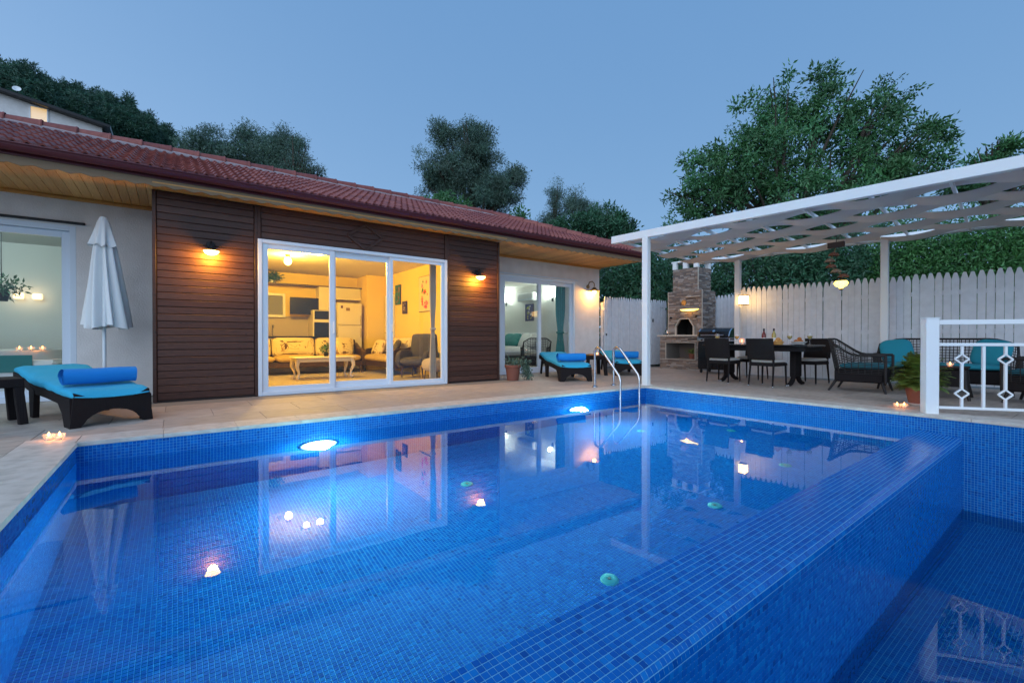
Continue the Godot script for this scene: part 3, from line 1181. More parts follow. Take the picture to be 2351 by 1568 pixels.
func roof_tile(w: float, l: float) -> ArrayMesh:
	# one roll and one pan across, the lower end thick enough to throw a line of its own
	var s := shape()
	var prof := func(u: float) -> float:
		var k := fmod(u * 2.0, 1.0)
		if k < 0.52:
			return 0.032 * sin(k / 0.52 * PI)
		return -0.006 * sin((k - 0.52) / 0.48 * PI)
	s.surf(func(u: float, v2: float) -> Vector3:
		return Vector3((u - 0.5) * (w + 0.012), prof.call(u) + 0.030 * v2 - 0.004, -(1.0 - v2) * (l + 0.07) + 0.035), 16, 1, 1, 1, true)
	var pa := Vector3.ZERO
	for k in 17:
		var u := minf(k / 16.0, 0.9999)
		var pb := Vector3((u - 0.5) * (w + 0.012), prof.call(u) + 0.026, 0.035)
		if k > 0:
			s.quad(pa, pb, pb - Vector3(0, 0.026, 0), pa - Vector3(0, 0.026, 0), Vector3(0, 0, 1))
		pa = pb
	return s.done()

# ------------------------------------------------------------------ fences

func picket_mesh(w: float, hgt: float, th: float) -> ArrayMesh:
	var p := PackedVector2Array([Vector2(-w * 0.5, 0), Vector2(w * 0.5, 0), Vector2(w * 0.5, hgt - 0.12), Vector2(w * 0.22, hgt - 0.010), Vector2(w * 0.10, hgt), Vector2(-w * 0.10, hgt), Vector2(-w * 0.22, hgt - 0.010), Vector2(-w * 0.5, hgt - 0.12)])
	return shape().prism(p, th).done()

func picket_fence(label: String, a: Vector2, b: Vector2, y0: float, hgt: float, pitch: float) -> Node3D:
	var f := thing("picket_fence", label, "fence", Vector3(a.x, 0, a.y), -(b - a).angle(), "white picket fence panels")
	var ln := a.distance_to(b)
	var n := int(ln / pitch)
	var pm := []
	for k in 3:
		pm.append(picket_mesh(pitch - 0.0055, hgt - y0 + [-0.01, 0.0, 0.012][k], 0.018))
	for i in n:
		var o := put("picket", pm[rng.randi_range(0, 2)], mats.fence_paint, f, Vector3((i + 0.5) * pitch, y0, rnd(-0.006, 0.006)))
		o.rotation.z = rnd(-0.004, 0.004)
	for y: float in [0.35, 1.0, 1.7]:
		put("fence_rail", shape().box(Vector3(ln * 0.5, y, -0.035), Vector3(ln, 0.08, 0.045), 0.004).done(), mats.fence_paint, f)
	for k in 3:
		put("fence_post", shape().box(Vector3(ln * (0.02 + 0.48 * k), hgt * 0.46, -0.11), Vector3(0.09, hgt * 0.92, 0.09), 0.005).done(), mats.fence_paint, f)
	return f

func build_fences() -> void:
	# the open side of each panel faces away from the terrace
	picket_fence("white picket fence running from the house corner to behind the stone oven", Vector2(9.70, -8.75), Vector2(12.45, -8.62), 0.07, 2.05, 0.094)
	picket_fence("short white picket fence beside the stone chimney, behind the barbecue", Vector2(12.38, -8.5), Vector2(12.05, -5.40), 0.05, 2.06, 0.105)
	picket_fence("long white picket fence behind the dining table and wicker sofa", Vector2(10.72, -5.52), Vector2(11.62, 0.9), 0.03, 2.06, 0.108)
	put("latch", shape().box(Vector3.ZERO, Vector3(0.03, 0.10, 0.03), 0.006).done(), mats.dark_metal, get_node("picket_fence"), Vector3(2.05, 1.42, 0.03))
	put("latch", shape().box(Vector3.ZERO, Vector3(0.03, 0.06, 0.03), 0.006).done(), mats.dark_metal, get_node("picket_fence"), Vector3(0.06, 0.98, 0.03))

# ------------------------------------------------------------------ pergola

func build_pergola() -> void:
	var a := Vector3(6.96, 0, -6.06)
	var yaw := atan2(0.51, 5.30)
	# local x runs along the front beam towards the viewer, local z across to the fence
	var pg := thing("pergola", "white steel pergola with a woven strip roof over the terrace", "pergola", a, -PI / 2.0 + yaw)
	var ln := 7.2
	var dp := 3.70
	var top := 2.87
	var fall := 0.03
	var front := put("front_beam", shape().box(Vector3(ln * 0.5, top - 0.07, 0), Vector3(ln, 0.14, 0.10), 0.006).done(), mats.white_paint, pg)
	front.position = Vector3.ZERO
	put("back_beam", shape().box(Vector3(ln * 0.5, top - 0.05 - fall, -dp), Vector3(ln, 0.10, 0.10), 0.006).done(), mats.white_paint, pg)
	for q: Vector3 in [Vector3(0.75, top - 0.14, 0.0), Vector3(1.02, top - fall - 0.10, -3.46), Vector3(3.68, top - fall - 0.10, -3.50), Vector3(6.6, top - 0.14, 0.0), Vector3(6.6, top - fall - 0.10, -3.62)]:
		put("post", shape().box(Vector3(q.x, q.y * 0.5, q.z), Vector3(0.115, q.y, 0.115), 0.006).done(), mats.white_paint, pg)
		put("base_plate", shape().box(Vector3(q.x, 0.010, q.z), Vector3(0.17, 0.008, 0.17), 0.002).done(), mats.white_paint, pg)
	# bars from front to back, and strips woven over and under them
	var step := 0.78
	var nb := int(ln / step) + 1
	for k in nb:
		var x := 0.14 + k * step
		if x < ln - 0.05:
			put("cross_bar", shape().bar(Vector3(x, top - 0.105, -0.05), Vector3(x, top - 0.105 - fall, -dp + 0.05), 0.035, 0.05, 0.004).done(), mats.white_paint, pg)
	var ns := 7
	var sw := (dp - 0.12) / ns
	for i in ns:
		var z0 := -0.06 - sw * i
		var ph := 0.0 if i % 2 == 0 else PI
		var s := shape()
		var strip := func(u: float, w: float, lift: float) -> Vector3:
			var x: float = 0.02 + u * (ln - 0.04)
			var z: float = z0 - sw * (0.0 + 1.0 * w)
			var wave := cos((x - 0.14) / step * PI + ph)
			wave = signf(wave) * pow(absf(wave), 0.8)
			var y: float = top - 0.105 - fall * (-z / dp) + wave * 0.05
			y += 0.012 * sin(w * PI) * wave
			return Vector3(x, y + lift, z)
		s.surf(func(u: float, w: float) -> Vector3: return strip.call(u, w, 0.004), 92, 4, ln, sw)
		s.surf(func(u: float, w: float) -> Vector3: return strip.call(u, w, -0.004), 92, 4, ln, sw, true)
		put("woven_strip", s.done(), mats.awning_cloth, pg)

# ------------------------------------------------------------------ rooms

func floral_tex() -> ImageTexture:
	# woven print: cream ground, brown leaf sprays and scrolls
	var n := 256
	var im := Image.create(n, n, false, Image.FORMAT_RGB8)
	im.fill(Color(0.86, 0.80, 0.66))
	var r := RandomNumberGenerator.new()
	r.seed = 31
	for k in 9:
		var c := Vector2(r.randf() * n, r.randf() * n)
		var tint: Color = [Color(0.36, 0.25, 0.20), Color(0.46, 0.36, 0.28), Color(0.62, 0.50, 0.36)][k % 3]
		for leaf in 7:
			var an := r.randf_range(0, TAU) if leaf > 5 else TAU * leaf / 6.0
			var d := Vector2(cos(an), sin(an))
			var ln := r.randf_range(16, 30)
			for s in 40:
				var u := s / 39.0
				var wd := sin(u * PI) * ln * 0.24
				for w in range(-8, 9):
					if absf(w) > wd:
						continue
					var p := c + d * (u * ln) + d.orthogonal() * w
					im.set_pixel(posmod(int(p.x), n), posmod(int(p.y), n), tint)
		var a0 := r.randf() * TAU
		for s in 120:
			var u := s / 119.0
			var p := c + Vector2(cos(a0 + u * 3.0), sin(a0 + u * 3.0)) * (34.0 + 26.0 * u)
			for q in 9:
				im.set_pixel(posmod(int(p.x) + q % 3, n), posmod(int(p.y) + q / 3, n), tint)
	return ImageTexture.create_from_image(im)

func build_rooms() -> void:
	var pm := mat("floral", Color.WHITE, 0.9)
	pm.albedo_texture = floral_tex()
	pm.uv1_scale = Vector3(2.6, 2.6, 1)
	mat("sofa_seat", lin(0.50, 0.36, 0.16), 0.9)
	mat("sofa_wood", lin(0.055, 0.028, 0.014), 0.4)
	mat("grey_velvet", lin(0.07, 0.065, 0.075), 0.9)
	mat("beige_cloth", lin(0.46, 0.40, 0.33), 0.9)
	mat("cream_lacquer", lin(0.74, 0.66, 0.50), 0.35)
	mat("kitchen_white", lin(0.70, 0.66, 0.55), 0.3)
	mat("worktop", lin(0.015, 0.014, 0.013), 0.3)
	mat("screen", lin(0.006, 0.007, 0.010), 0.3)
	mat("teal_cloth", lin(0.02, 0.20, 0.19), 0.9)
	mat("sheet_white", lin(0.78, 0.78, 0.76), 0.9)
	mat("grey_blind", lin(0.22, 0.23, 0.26), 0.8)
	mat("grey_tile", lin(0.30, 0.33, 0.30), 0.4)
	var h := get_node("house")
	var W: Material = mats.room_lamplit
	# living room shell
	wall_box(h, Vector3(0.0, -0.005, -13.55), Vector3(4.9, 0.012, WZ - 0.18), mats.room_floor, "floor")
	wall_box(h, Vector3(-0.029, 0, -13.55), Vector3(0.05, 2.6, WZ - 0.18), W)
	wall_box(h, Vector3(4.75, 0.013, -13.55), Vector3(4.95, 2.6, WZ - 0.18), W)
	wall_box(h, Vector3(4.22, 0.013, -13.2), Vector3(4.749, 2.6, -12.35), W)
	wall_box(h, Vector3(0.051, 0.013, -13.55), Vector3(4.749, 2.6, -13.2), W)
	wall_box(h, Vector3(-0.029, 2.601, -13.55), Vector3(4.95, 2.72, WZ - 0.18), mats.ceiling_white, "ceiling")
	# bedroom shell
	var V: Material = mats.room_white
	wall_box(h, Vector3(4.96, -0.005, -13.55), Vector3(9.45, 0.012, HZ - 0.21), mats.room_floor, "floor")
	wall_box(h, Vector3(4.951, 0.013, -13.55), Vector3(5.05, 2.6, HZ - 0.21), V)
	wall_box(h, Vector3(9.38, 0.013, -13.55), Vector3(9.455, 2.6, HZ - 0.21), V)
	wall_box(h, Vector3(5.051, 0.013, -13.58), Vector3(9.379, 2.6, -13.45), V)
	wall_box(h, Vector3(4.951, 2.601, -13.58), Vector3(9.455, 2.72, HZ - 0.21), mats.room_white, "ceiling")
	# spa room shell
	wall_box(h, Vector3(-5.2, -0.005, -13.0), Vector3(-0.03, 0.012, HZ - 0.21), mats.grey_tile, "floor")
	wall_box(h, Vector3(-5.3, 0.013, -13.0), Vector3(-5.2, 2.6, HZ - 0.21), V)
	wall_box(h, Vector3(-0.15, 0.013, -13.0), Vector3(-0.031, 2.6, HZ - 0.21), V)
	wall_box(h, Vector3(-5.2, 0.013, -12.2), Vector3(-0.151, 2.6, -12.0), V)
	wall_box(h, Vector3(-5.3, 2.601, -13.0), Vector3(-0.031, 2.72, HZ - 0.21), mats.grey_tile, "ceiling")
	kitchen()
	living_seats()
	bedroom()
	spa()

func sofa(called: String, label: String, at: Vector3, turn: float, w: float, pillows: Array) -> Node3D:
	# x = width, +z = front
	var o := thing(called, label, "sofa", at, turn)
	var d := 0.82
	put("base", shape().box(Vector3(0, 0.235, 0.0), Vector3(w - 0.12, 0.13, d - 0.1), 0.015).done(), mats.sofa_wood, o)
	for sx: float in [-1.0, 1.0]:
		for sz: float in [-0.34, 0.34]:
			put("leg", shape().tube([Vector3(sx * (w * 0.5 - 0.12), 0.0, sz), Vector3(sx * (w * 0.5 - 0.14), 0.18, sz)], [0.022, 0.036], 8).done(), mats.sofa_wood, o)
		var arm := PackedVector2Array([Vector2(-0.38, 0.16), Vector2(0.36, 0.16), Vector2(0.40, 0.30), Vector2(0.36, 0.52), Vector2(0.22, 0.60), Vector2(-0.1, 0.63), Vector2(-0.36, 0.74)])
		put("arm", shape().prism(arm, 0.10, Transform3D(Basis(Vector3(0, 0, 1), Vector3.UP, Vector3(-1, 0, 0)), Vector3(sx * (w * 0.5 - 0.05), 0.0, 0))).done(), mats.sofa_wood, o)
	var n := 3 if w > 2.0 else 2
	var cw := (w - 0.22) / n
	for k in n:
		var x := -w * 0.5 + 0.11 + cw * (k + 0.5)
		put("seat_cushion", shape().pillow(Vector3(x, 0.37, 0.08), Vector3(cw - 0.01, 0.19, d - 0.16), 0.18).done(), mats.sofa_seat, o)
		put("back_cushion", shape().pillow(Vector3(x, 0.64, -0.27), Vector3(cw - 0.01, 0.24, 0.48), 0.25, Basis(Vector3.RIGHT, 1.35)).done(), mats.floral, o)
	put("back_panel", shape().box(Vector3(0, 0.52, -0.39), Vector3(w - 0.1, 0.62, 0.06), 0.02).done(), mats.sofa_wood, o)
	for p in pillows:
		var cu := put("pillow", shape().pillow(Vector3.ZERO, Vector3(0.46, 0.15, 0.44), 0.5).done(), mats[p[2]], o, Vector3(p[0], 0.62, p[1]))
		cu.rotation = Vector3(1.15, p[3], 0)
	return o

func kitchen() -> void:
	var k := thing("kitchen_unit", "white kitchen unit with dark worktop along the living room wall", "kitchen", Vector3(0.1, 0.012, -12.9))
	put("base_cabinet", shape().box(Vector3(1.45, 0.44, 0.02), Vector3(2.86, 0.86, 0.56), 0.004).done(), mats.kitchen_white, k)
	put("worktop", shape().box(Vector3(1.45, 0.895, 0.03), Vector3(2.9, 0.04, 0.62), 0.004).done(), mats.worktop, k)
	for e in [[0.05, 1.55, 1.45, 2.22], [2.98, 3.32, 1.62, 2.24], [3.32, 4.1, 1.92, 2.24]]:
		put("wall_cabinet", shape().box(Vector3((e[0] + e[1]) * 0.5, (e[2] + e[3]) * 0.5, -0.10), Vector3(e[1] - e[0] - 0.004, e[3] - e[2], 0.36), 0.004).done(), mats.kitchen_white, k)
	put("cabinet_lid", shape().box(Vector3(2.1, 2.255, -0.09), Vector3(4.06, 0.022, 0.40), 0.003).done(), mats.sofa_wood, k)
	put("splashback", shape().box(Vector3(1.6, 1.18, -0.288), Vector3(3.2, 0.52, 0.02)).done(), mats.beige_cloth, k)
	put("oven_tower", shape().box(Vector3(3.06, 0.80, 0.02), Vector3(0.56, 1.60, 0.56), 0.004).done(), mats.kitchen_white, k)
	put("oven_door", shape().box(Vector3(3.06, 1.08, 0.305), Vector3(0.50, 0.40, 0.02), 0.004).done(), mats.screen, k)
	put("microwave", shape().box(Vector3(3.06, 1.47, 0.305), Vector3(0.48, 0.22, 0.02), 0.004).done(), mats.screen, k)
	put("tap", shape().tube([Vector3(1.9, 0.91, -0.1), Vector3(1.9, 1.14, -0.1), Vector3(1.9, 1.20, -0.06), Vector3(1.9, 1.18, 0.04), Vector3(1.9, 1.12, 0.06)], 0.012, 8).done(), mats.steel, k)
	var win := thing("kitchen_window", "small white-framed window with grey blind above the kitchen worktop", "window", Vector3(2.02, 1.42, -13.2))
	put("frame", frame_mesh(-0.44, 0.30, 0.0, 0.62, 0.06, 0.10), mats.white_paint, win, Vector3(0, 0, 0.05))
	put("blind", shape().box(Vector3(-0.07, 0.31, 0.04), Vector3(0.62, 0.50, 0.02)).done(), mats.grey_blind, win)
	var tv := thing("television", "flat black television mounted on the kitchen wall", "television", Vector3(2.74, 1.72, -12.86))
	put("screen", shape().box(Vector3(0, 0, 0), Vector3(0.72, 0.44, 0.04), 0.006).done(), mats.screen, tv)
	put("wall_bracket", shape().box(Vector3(0, 0, -0.18), Vector3(0.10, 0.10, 0.32)).done(), mats.dark_metal, tv)
	var fr := thing("fridge", "tall white two-door fridge at the end of the kitchen", "fridge", Vector3(3.80, 0.012, -12.82))
	put("body", shape().box(Vector3(0, 0.92, 0), Vector3(0.64, 1.80, 0.60), 0.01).done(), mats.kitchen_white, fr)
	put("door", shape().box(Vector3(0, 0.62, 0.322), Vector3(0.63, 1.16, 0.04), 0.012).done(), mats.kitchen_white, fr)
	put("freezer_door", shape().box(Vector3(0, 1.51, 0.322), Vector3(0.63, 0.58, 0.04), 0.012).done(), mats.kitchen_white, fr)
	for y: float in [1.02, 1.36]:
		put("handle", shape().box(Vector3(0.27, y, 0.36), Vector3(0.02, 0.26, 0.03), 0.006).done(), mats.steel, fr)
	put("magnet", shape().box(Vector3(-0.22, 1.70, 0.346), Vector3(0.05, 0.07, 0.008)).done(), mats.gutter, fr)
	put("magnet", shape().box(Vector3(-0.06, 1.64, 0.346), Vector3(0.10, 0.08, 0.006)).done(), mats.brass, fr)
	var pl := thing("cupboard_plant", "green bushy plant standing on top of the kitchen cupboards", "plant", Vector3(1.98, 2.278, -12.95))
	put("pot", shape().lathe([Vector2(0.0, 0.0), Vector2(0.06, 0.0), Vector2(0.08, 0.08), Vector2(0.07, 0.08), Vector2(0.0, 0.07)], 14).done(), mats.white_paint, pl)
	crown(pl, "foliage", [[Vector3(0.0, 0.17, 0.02), Vector3(0.24, 0.12, 0.14)]], 60, leaf_mesh(0.07, 0.03, 6, 0.08), 0.7, 1.2, mats.leaf_dark)

func living_seats() -> void:
	sofa("sofa", "long sofa with brown leaf pattern backing onto the kitchen", Vector3(2.35, 0.012, -12.02), 0.0, 3.2, [[1.15, 0.0, "floral", 0.3], [-0.9, 0.02, "floral", -0.1]])
	sofa("sofa", "two-seat leaf-patterned sofa against the wall with pictures", Vector3(4.32, 0.012, -11.05), -PI / 2.0 + 0.02, 1.85, [[-0.55, 0.05, "floral", 0.2], [0.55, 0.05, "grey_velvet", -0.3]])
	var ct := thing("coffee_table", "cream coffee table with curved cabriole legs in the living room", "table", Vector3(2.56, 0.012, -10.32))
	put("tabletop", shape().box(Vector3(0, 0.455, 0), Vector3(1.24, 0.035, 0.62), 0.012).done(), mats.cream_lacquer, ct)
	put("apron", shape().box(Vector3(0, 0.40, 0), Vector3(1.10, 0.07, 0.50), 0.006).done(), mats.cream_lacquer, ct)
	for sx: float in [-1, 1]:
		for sz: float in [-1, 1]:
			var p := []
			for q in [[0.53, 0.22, 0.42], [0.56, 0.25, 0.36], [0.57, 0.26, 0.28], [0.53, 0.22, 0.16], [0.52, 0.21, 0.07], [0.56, 0.25, 0.015]]:
				p.append(Vector3(q[0] * sx, q[2], q[1] * sz))
			put("leg", shape().tube(p, [0.045, 0.048, 0.040, 0.024, 0.021, 0.028], 10).done(), mats.cream_lacquer, ct)
	var vs := thing("flower_vase", "small vase with dark leaves on the cream coffee table", "vase", Vector3(2.62, 0.486, -10.3))
	put("vase", shape().lathe([Vector2(0, 0), Vector2(0.04, 0), Vector2(0.055, 0.05), Vector2(0.035, 0.10), Vector2(0.03, 0.10), Vector2(0, 0.02)], 14).done(), mats.dark_metal, vs)
	crown(vs, "foliage", [[Vector3(0, 0.18, 0), Vector3(0.10, 0.09, 0.10)]], 30, leaf_mesh(0.05, 0.022, 6, 0.05), 0.7, 1.2, mats.leaf_dark)
	var ac := thing("armchair", "dark grey velvet armchair behind the sliding glass door", "armchair", Vector3(4.32, 0.012, -9.35), -0.95)
	put("seat", shape().pillow(Vector3(0, 0.36, 0.03), Vector3(0.56, 0.20, 0.58), 0.2).done(), mats.grey_velvet, ac)
	put("backrest", shape().pillow(Vector3(0, 0.66, -0.28), Vector3(0.66, 0.16, 0.62), 0.25, Basis(Vector3.RIGHT, 1.4)).done(), mats.grey_velvet, ac)
	for sx: float in [-1, 1]:
		put("arm", shape().pillow(Vector3(sx * 0.33, 0.40, 0.0), Vector3(0.12, 0.42, 0.62), 0.25).done(), mats.grey_velvet, ac)
		for sz: float in [-0.22, 0.24]:
			put("leg", shape().tube([Vector3(sx * 0.26, 0, sz), Vector3(sx * 0.24, 0.26, sz)], [0.014, 0.022], 8).done(), mats.sofa_wood, ac)
	var st := thing("footstool", "beige upholstered footstool by the sliding glass door", "stool", Vector3(4.40, 0.012, -8.72))
	put("seat", shape().pillow(Vector3(0, 0.30, 0), Vector3(0.42, 0.30, 0.42), 0.25).done(), mats.beige_cloth, st)
	for q: Vector2 in [Vector2(1, 1), Vector2(1, -1), Vector2(-1, 1), Vector2(-1, -1)]:
		put("leg", shape().tube([Vector3(q.x * 0.15, 0, q.y * 0.15), Vector3(q.x * 0.13, 0.20, q.y * 0.13)], [0.012, 0.02], 8).done(), mats.sofa_wood, st)
	curtain("curtain", "beige curtain hanging beside the living room sliding door", Vector3(4.09, 0.03, -8.16), 0.0, 0.15, 2.45, mats.beige_cloth)
	# pictures on the side wall, painted canvases
	picture("orchid canvas print of pink flowers on the living room wall", Vector3(4.745, 1.92, -9.85), 0.62, 0.84, Color(0.90, 0.80, 0.62), [Color(0.85, 0.16, 0.28), Color(0.95, 0.45, 0.5), Color(0.25, 0.42, 0.25)], 5)
	picture("small green abstract canvas on the living room wall", Vector3(4.745, 2.02, -11.45), 0.34, 0.52, Color(0.16, 0.42, 0.36), [Color(0.10, 0.28, 0.24), Color(0.7, 0.25, 0.2)], 6)
	picture("small framed leaf print below the green canvas", Vector3(4.745, 1.66, -11.02), 0.28, 0.32, Color(0.22, 0.15, 0.14), [Color(0.75, 0.66, 0.55), Color(0.5, 0.4, 0.35)], 7)
	var dr := thing("inner_door", "pale inner door at the back of the living room", "door", Vector3(4.74, 0.012, -12.0), -PI / 2.0)
	put("leaf", shape().box(Vector3(0, 1.02, 0.02), Vector3(0.62, 2.04, 0.04), 0.004).done(), mats.white_paint, dr)
	put("handle", shape().tube([Vector3(-0.22, 1.02, 0.04), Vector3(-0.22, 1.02, 0.09), Vector3(-0.12, 1.02, 0.09)], 0.010, 8).done(), mats.steel, dr)
	# ceiling lamps
	var lp := thing("ceiling_lamp", "round glowing bulb lamp on the living room ceiling", "lamp", Vector3(1.88, 2.6, -10.35))
	put("rose", shape().lathe([Vector2(0, -0.05), Vector2(0.04, -0.05), Vector2(0.05, 0.0)], 16).done(), mats.brass, lp)
	put("bulb", shape().sphere(Vector3(0, -0.13, 0), Vector3(0.075, 0.085, 0.075)).done(), mats.lamp_bulb, lp)
	lamp(lp, Vector3(0, -0.13, 0), Color(1.0, 0.79, 0.29), 4.0, 0.07)
	for q: Vector3 in [Vector3(2.12, 2.6, -9.85), Vector3(2.38, 2.6, -9.85)]:
		var sp := thing("ceiling_spot", "flat round ceiling spot in the living room", "lamp", q, 0.0, "living room ceiling spots")
		put("rim", shape().lathe([Vector2(0.07, -0.012), Vector2(0.085, -0.012), Vector2(0.09, 0.0)], 20).done(), mats.white_paint, sp)
		put("lens", shape().lathe([Vector2(0, -0.026), Vector2(0.05, -0.022), Vector2(0.07, -0.012)], 20).done(), mats.lamp_bulb, sp)
		lamp(sp, Vector3(0, -0.06, 0), Color(1.0, 0.80, 0.31), 1.5, 0.05)

func curtain(called: String, label: String, at: Vector3, turn: float, w: float, hgt: float, m: Material) -> void:
	var s := shape()
	s.surf(func(u: float, v2: float) -> Vector3:
		var pinch := 1.0 - 0.42 * exp(-pow((v2 - 0.42) / 0.16, 2.0))
		return Vector3((u - 0.5) * w * pinch, v2 * hgt, 0.035 * sin(u * TAU * 4.0) * pinch), 48, 16, w, hgt)
	var c := thing(called, label, "curtain", at, turn)
	put("cloth", s.done(), m, c)
	put("tie", shape().box(Vector3(0, hgt * 0.42, 0), Vector3(w * 0.62, 0.05, 0.10), 0.01).done(), m, c)

func picture(label: String, at: Vector3, w: float, hgt: float, ground: Color, inks: Array, sd: int) -> void:
	# at: on a wall that faces -x
	var im := Image.create(96, 128, false, Image.FORMAT_RGB8)
	im.fill(ground)
	var r := RandomNumberGenerator.new()
	r.seed = sd
	for k in 26:
		var c := Vector2(r.randf_range(20, 76), r.randf_range(14, 114))
		var ink: Color = inks[k % inks.size()]
		var rad := r.randf_range(4, 11)
		for y in range(-12, 13):
			for x in range(-12, 13):
				var q := Vector2(x, y)
				if q.length() < rad * (0.7 + 0.3 * sin(q.angle() * 5.0)):
					im.set_pixel(clampi(int(c.x) + x, 0, 95), clampi(int(c.y) + y, 0, 127), ink)
	var m := mat("print%d" % sd, Color.WHITE, 0.8)
	m.albedo_texture = ImageTexture.create_from_image(im)
	var o := thing("picture", label, "picture", at, -PI / 2.0)
	put("frame", shape().box(Vector3(0, 0, 0.012), Vector3(w, hgt, 0.024), 0.003).done(), mats.dark_trim, o)
	var s := shape()
	s.quad(Vector3(-w * 0.48, hgt * 0.485, 0.027), Vector3(w * 0.48, hgt * 0.485, 0.027), Vector3(w * 0.48, -hgt * 0.485, 0.027), Vector3(-w * 0.48, -hgt * 0.485, 0.027), Vector3(0, 0, 1))
	put("print", s.done(), m, o)

func bedroom() -> void:
	var bd := thing("bed", "double bed with white cover and teal bedspread in the bright bedroom", "bed", Vector3(8.35, 0.012, -11.95))
	put("frame", shape().box(Vector3(0, 0.16, 0), Vector3(2.0, 0.22, 1.62), 0.01).done(), mats.dark_trim, bd)
	put("mattress", shape().pillow(Vector3(0, 0.42, 0), Vector3(2.0, 0.32, 1.62), 0.12).done(), mats.sheet_white, bd)
	put("cover", shape().pillow(Vector3(-0.12, 0.47, 0.0), Vector3(1.80, 0.30, 1.72), 0.14).done(), mats.sheet_white, bd)
	put("bedspread", shape().pillow(Vector3(-0.72, 0.44, 0.0), Vector3(0.62, 0.40, 1.76), 0.14).done(), mats.teal_cloth, bd)
	put("headboard", shape().box(Vector3(1.0, 0.60, 0), Vector3(0.04, 0.9, 1.7), 0.01).done(), mats.white_paint, bd)
	for q in [[0.72, -0.52, "teal_cloth", 0.5], [0.66, -0.05, "teal_cloth", 0.48], [0.72, 0.40, "sheet_white", 0.5], [0.80, 0.62, "sheet_white", 0.5]]:
		var pw := put("pillow", shape().pillow(Vector3.ZERO, Vector3(0.50, 0.17, 0.50), 0.5).done(), mats[q[2]], bd, Vector3(q[0], 0.80, q[1]))
		pw.rotation = Vector3(0, 0, 1.05)
	var ac := thing("air_conditioner", "white wall air conditioner above the bed", "air conditioner", Vector3(9.375, 2.22, -11.7), -PI / 2.0)
	put("body", shape().box(Vector3(0, 0, 0.10), Vector3(0.86, 0.28, 0.20), 0.04).done(), mats.white_paint, ac)
	put("flap", shape().box(Vector3(0, -0.09, 0.205), Vector3(0.78, 0.05, 0.012), 0.003).done(), mats.pvc, ac)
	picture("framed yellow and blue print over the bed", Vector3(9.372, 1.72, -11.68), 0.44, 0.56, Color(0.20, 0.22, 0.42), [Color(0.75, 0.72, 0.20), Color(0.55, 0.6, 0.25), Color(0.75, 0.76, 0.8)], 8)
	for z: float in [-13.0, -10.55]:
		var sc := thing("bedside_sconce", "small white sconce beside the bed on the bedroom wall", "lamp", Vector3(9.375, 2.12, z), -PI / 2.0, "bedroom wall sconces")
		put("plate", shape().box(Vector3(0, -0.05, 0.012), Vector3(0.08, 0.12, 0.024), 0.006).done(), mats.dark_metal, sc)
		put("shade", shape().lathe([Vector2(0.015, -0.02), Vector2(0.05, 0.0), Vector2(0.085, 0.06), Vector2(0.080, 0.06), Vector2(0.0, -0.005)], 16, Transform3D(Basis.IDENTITY, Vector3(0, 0, 0.11))).done(), mats.lamp_cool, sc)
		lamp(sc, Vector3(0, 0.09, 0.13), Color(0.95, 1.0, 0.93), 0.85, 0.05)
	curtain("curtain", "teal curtain tied back inside the bedroom door", Vector3(8.50, 0.04, -9.26), 0.0, 0.36, 2.36, mats.teal_cloth)
	curtain("sheer_curtain", "white sheer curtain at the edge of the bedroom door", Vector3(8.78, 0.04, -9.34), 0.0, 0.22, 2.36, mats.sheet_white)
	tub_chair("bedroom_chair", "brown wicker tub chair inside the bedroom door", Vector3(8.12, 0.012, -9.85), 2.6, false)

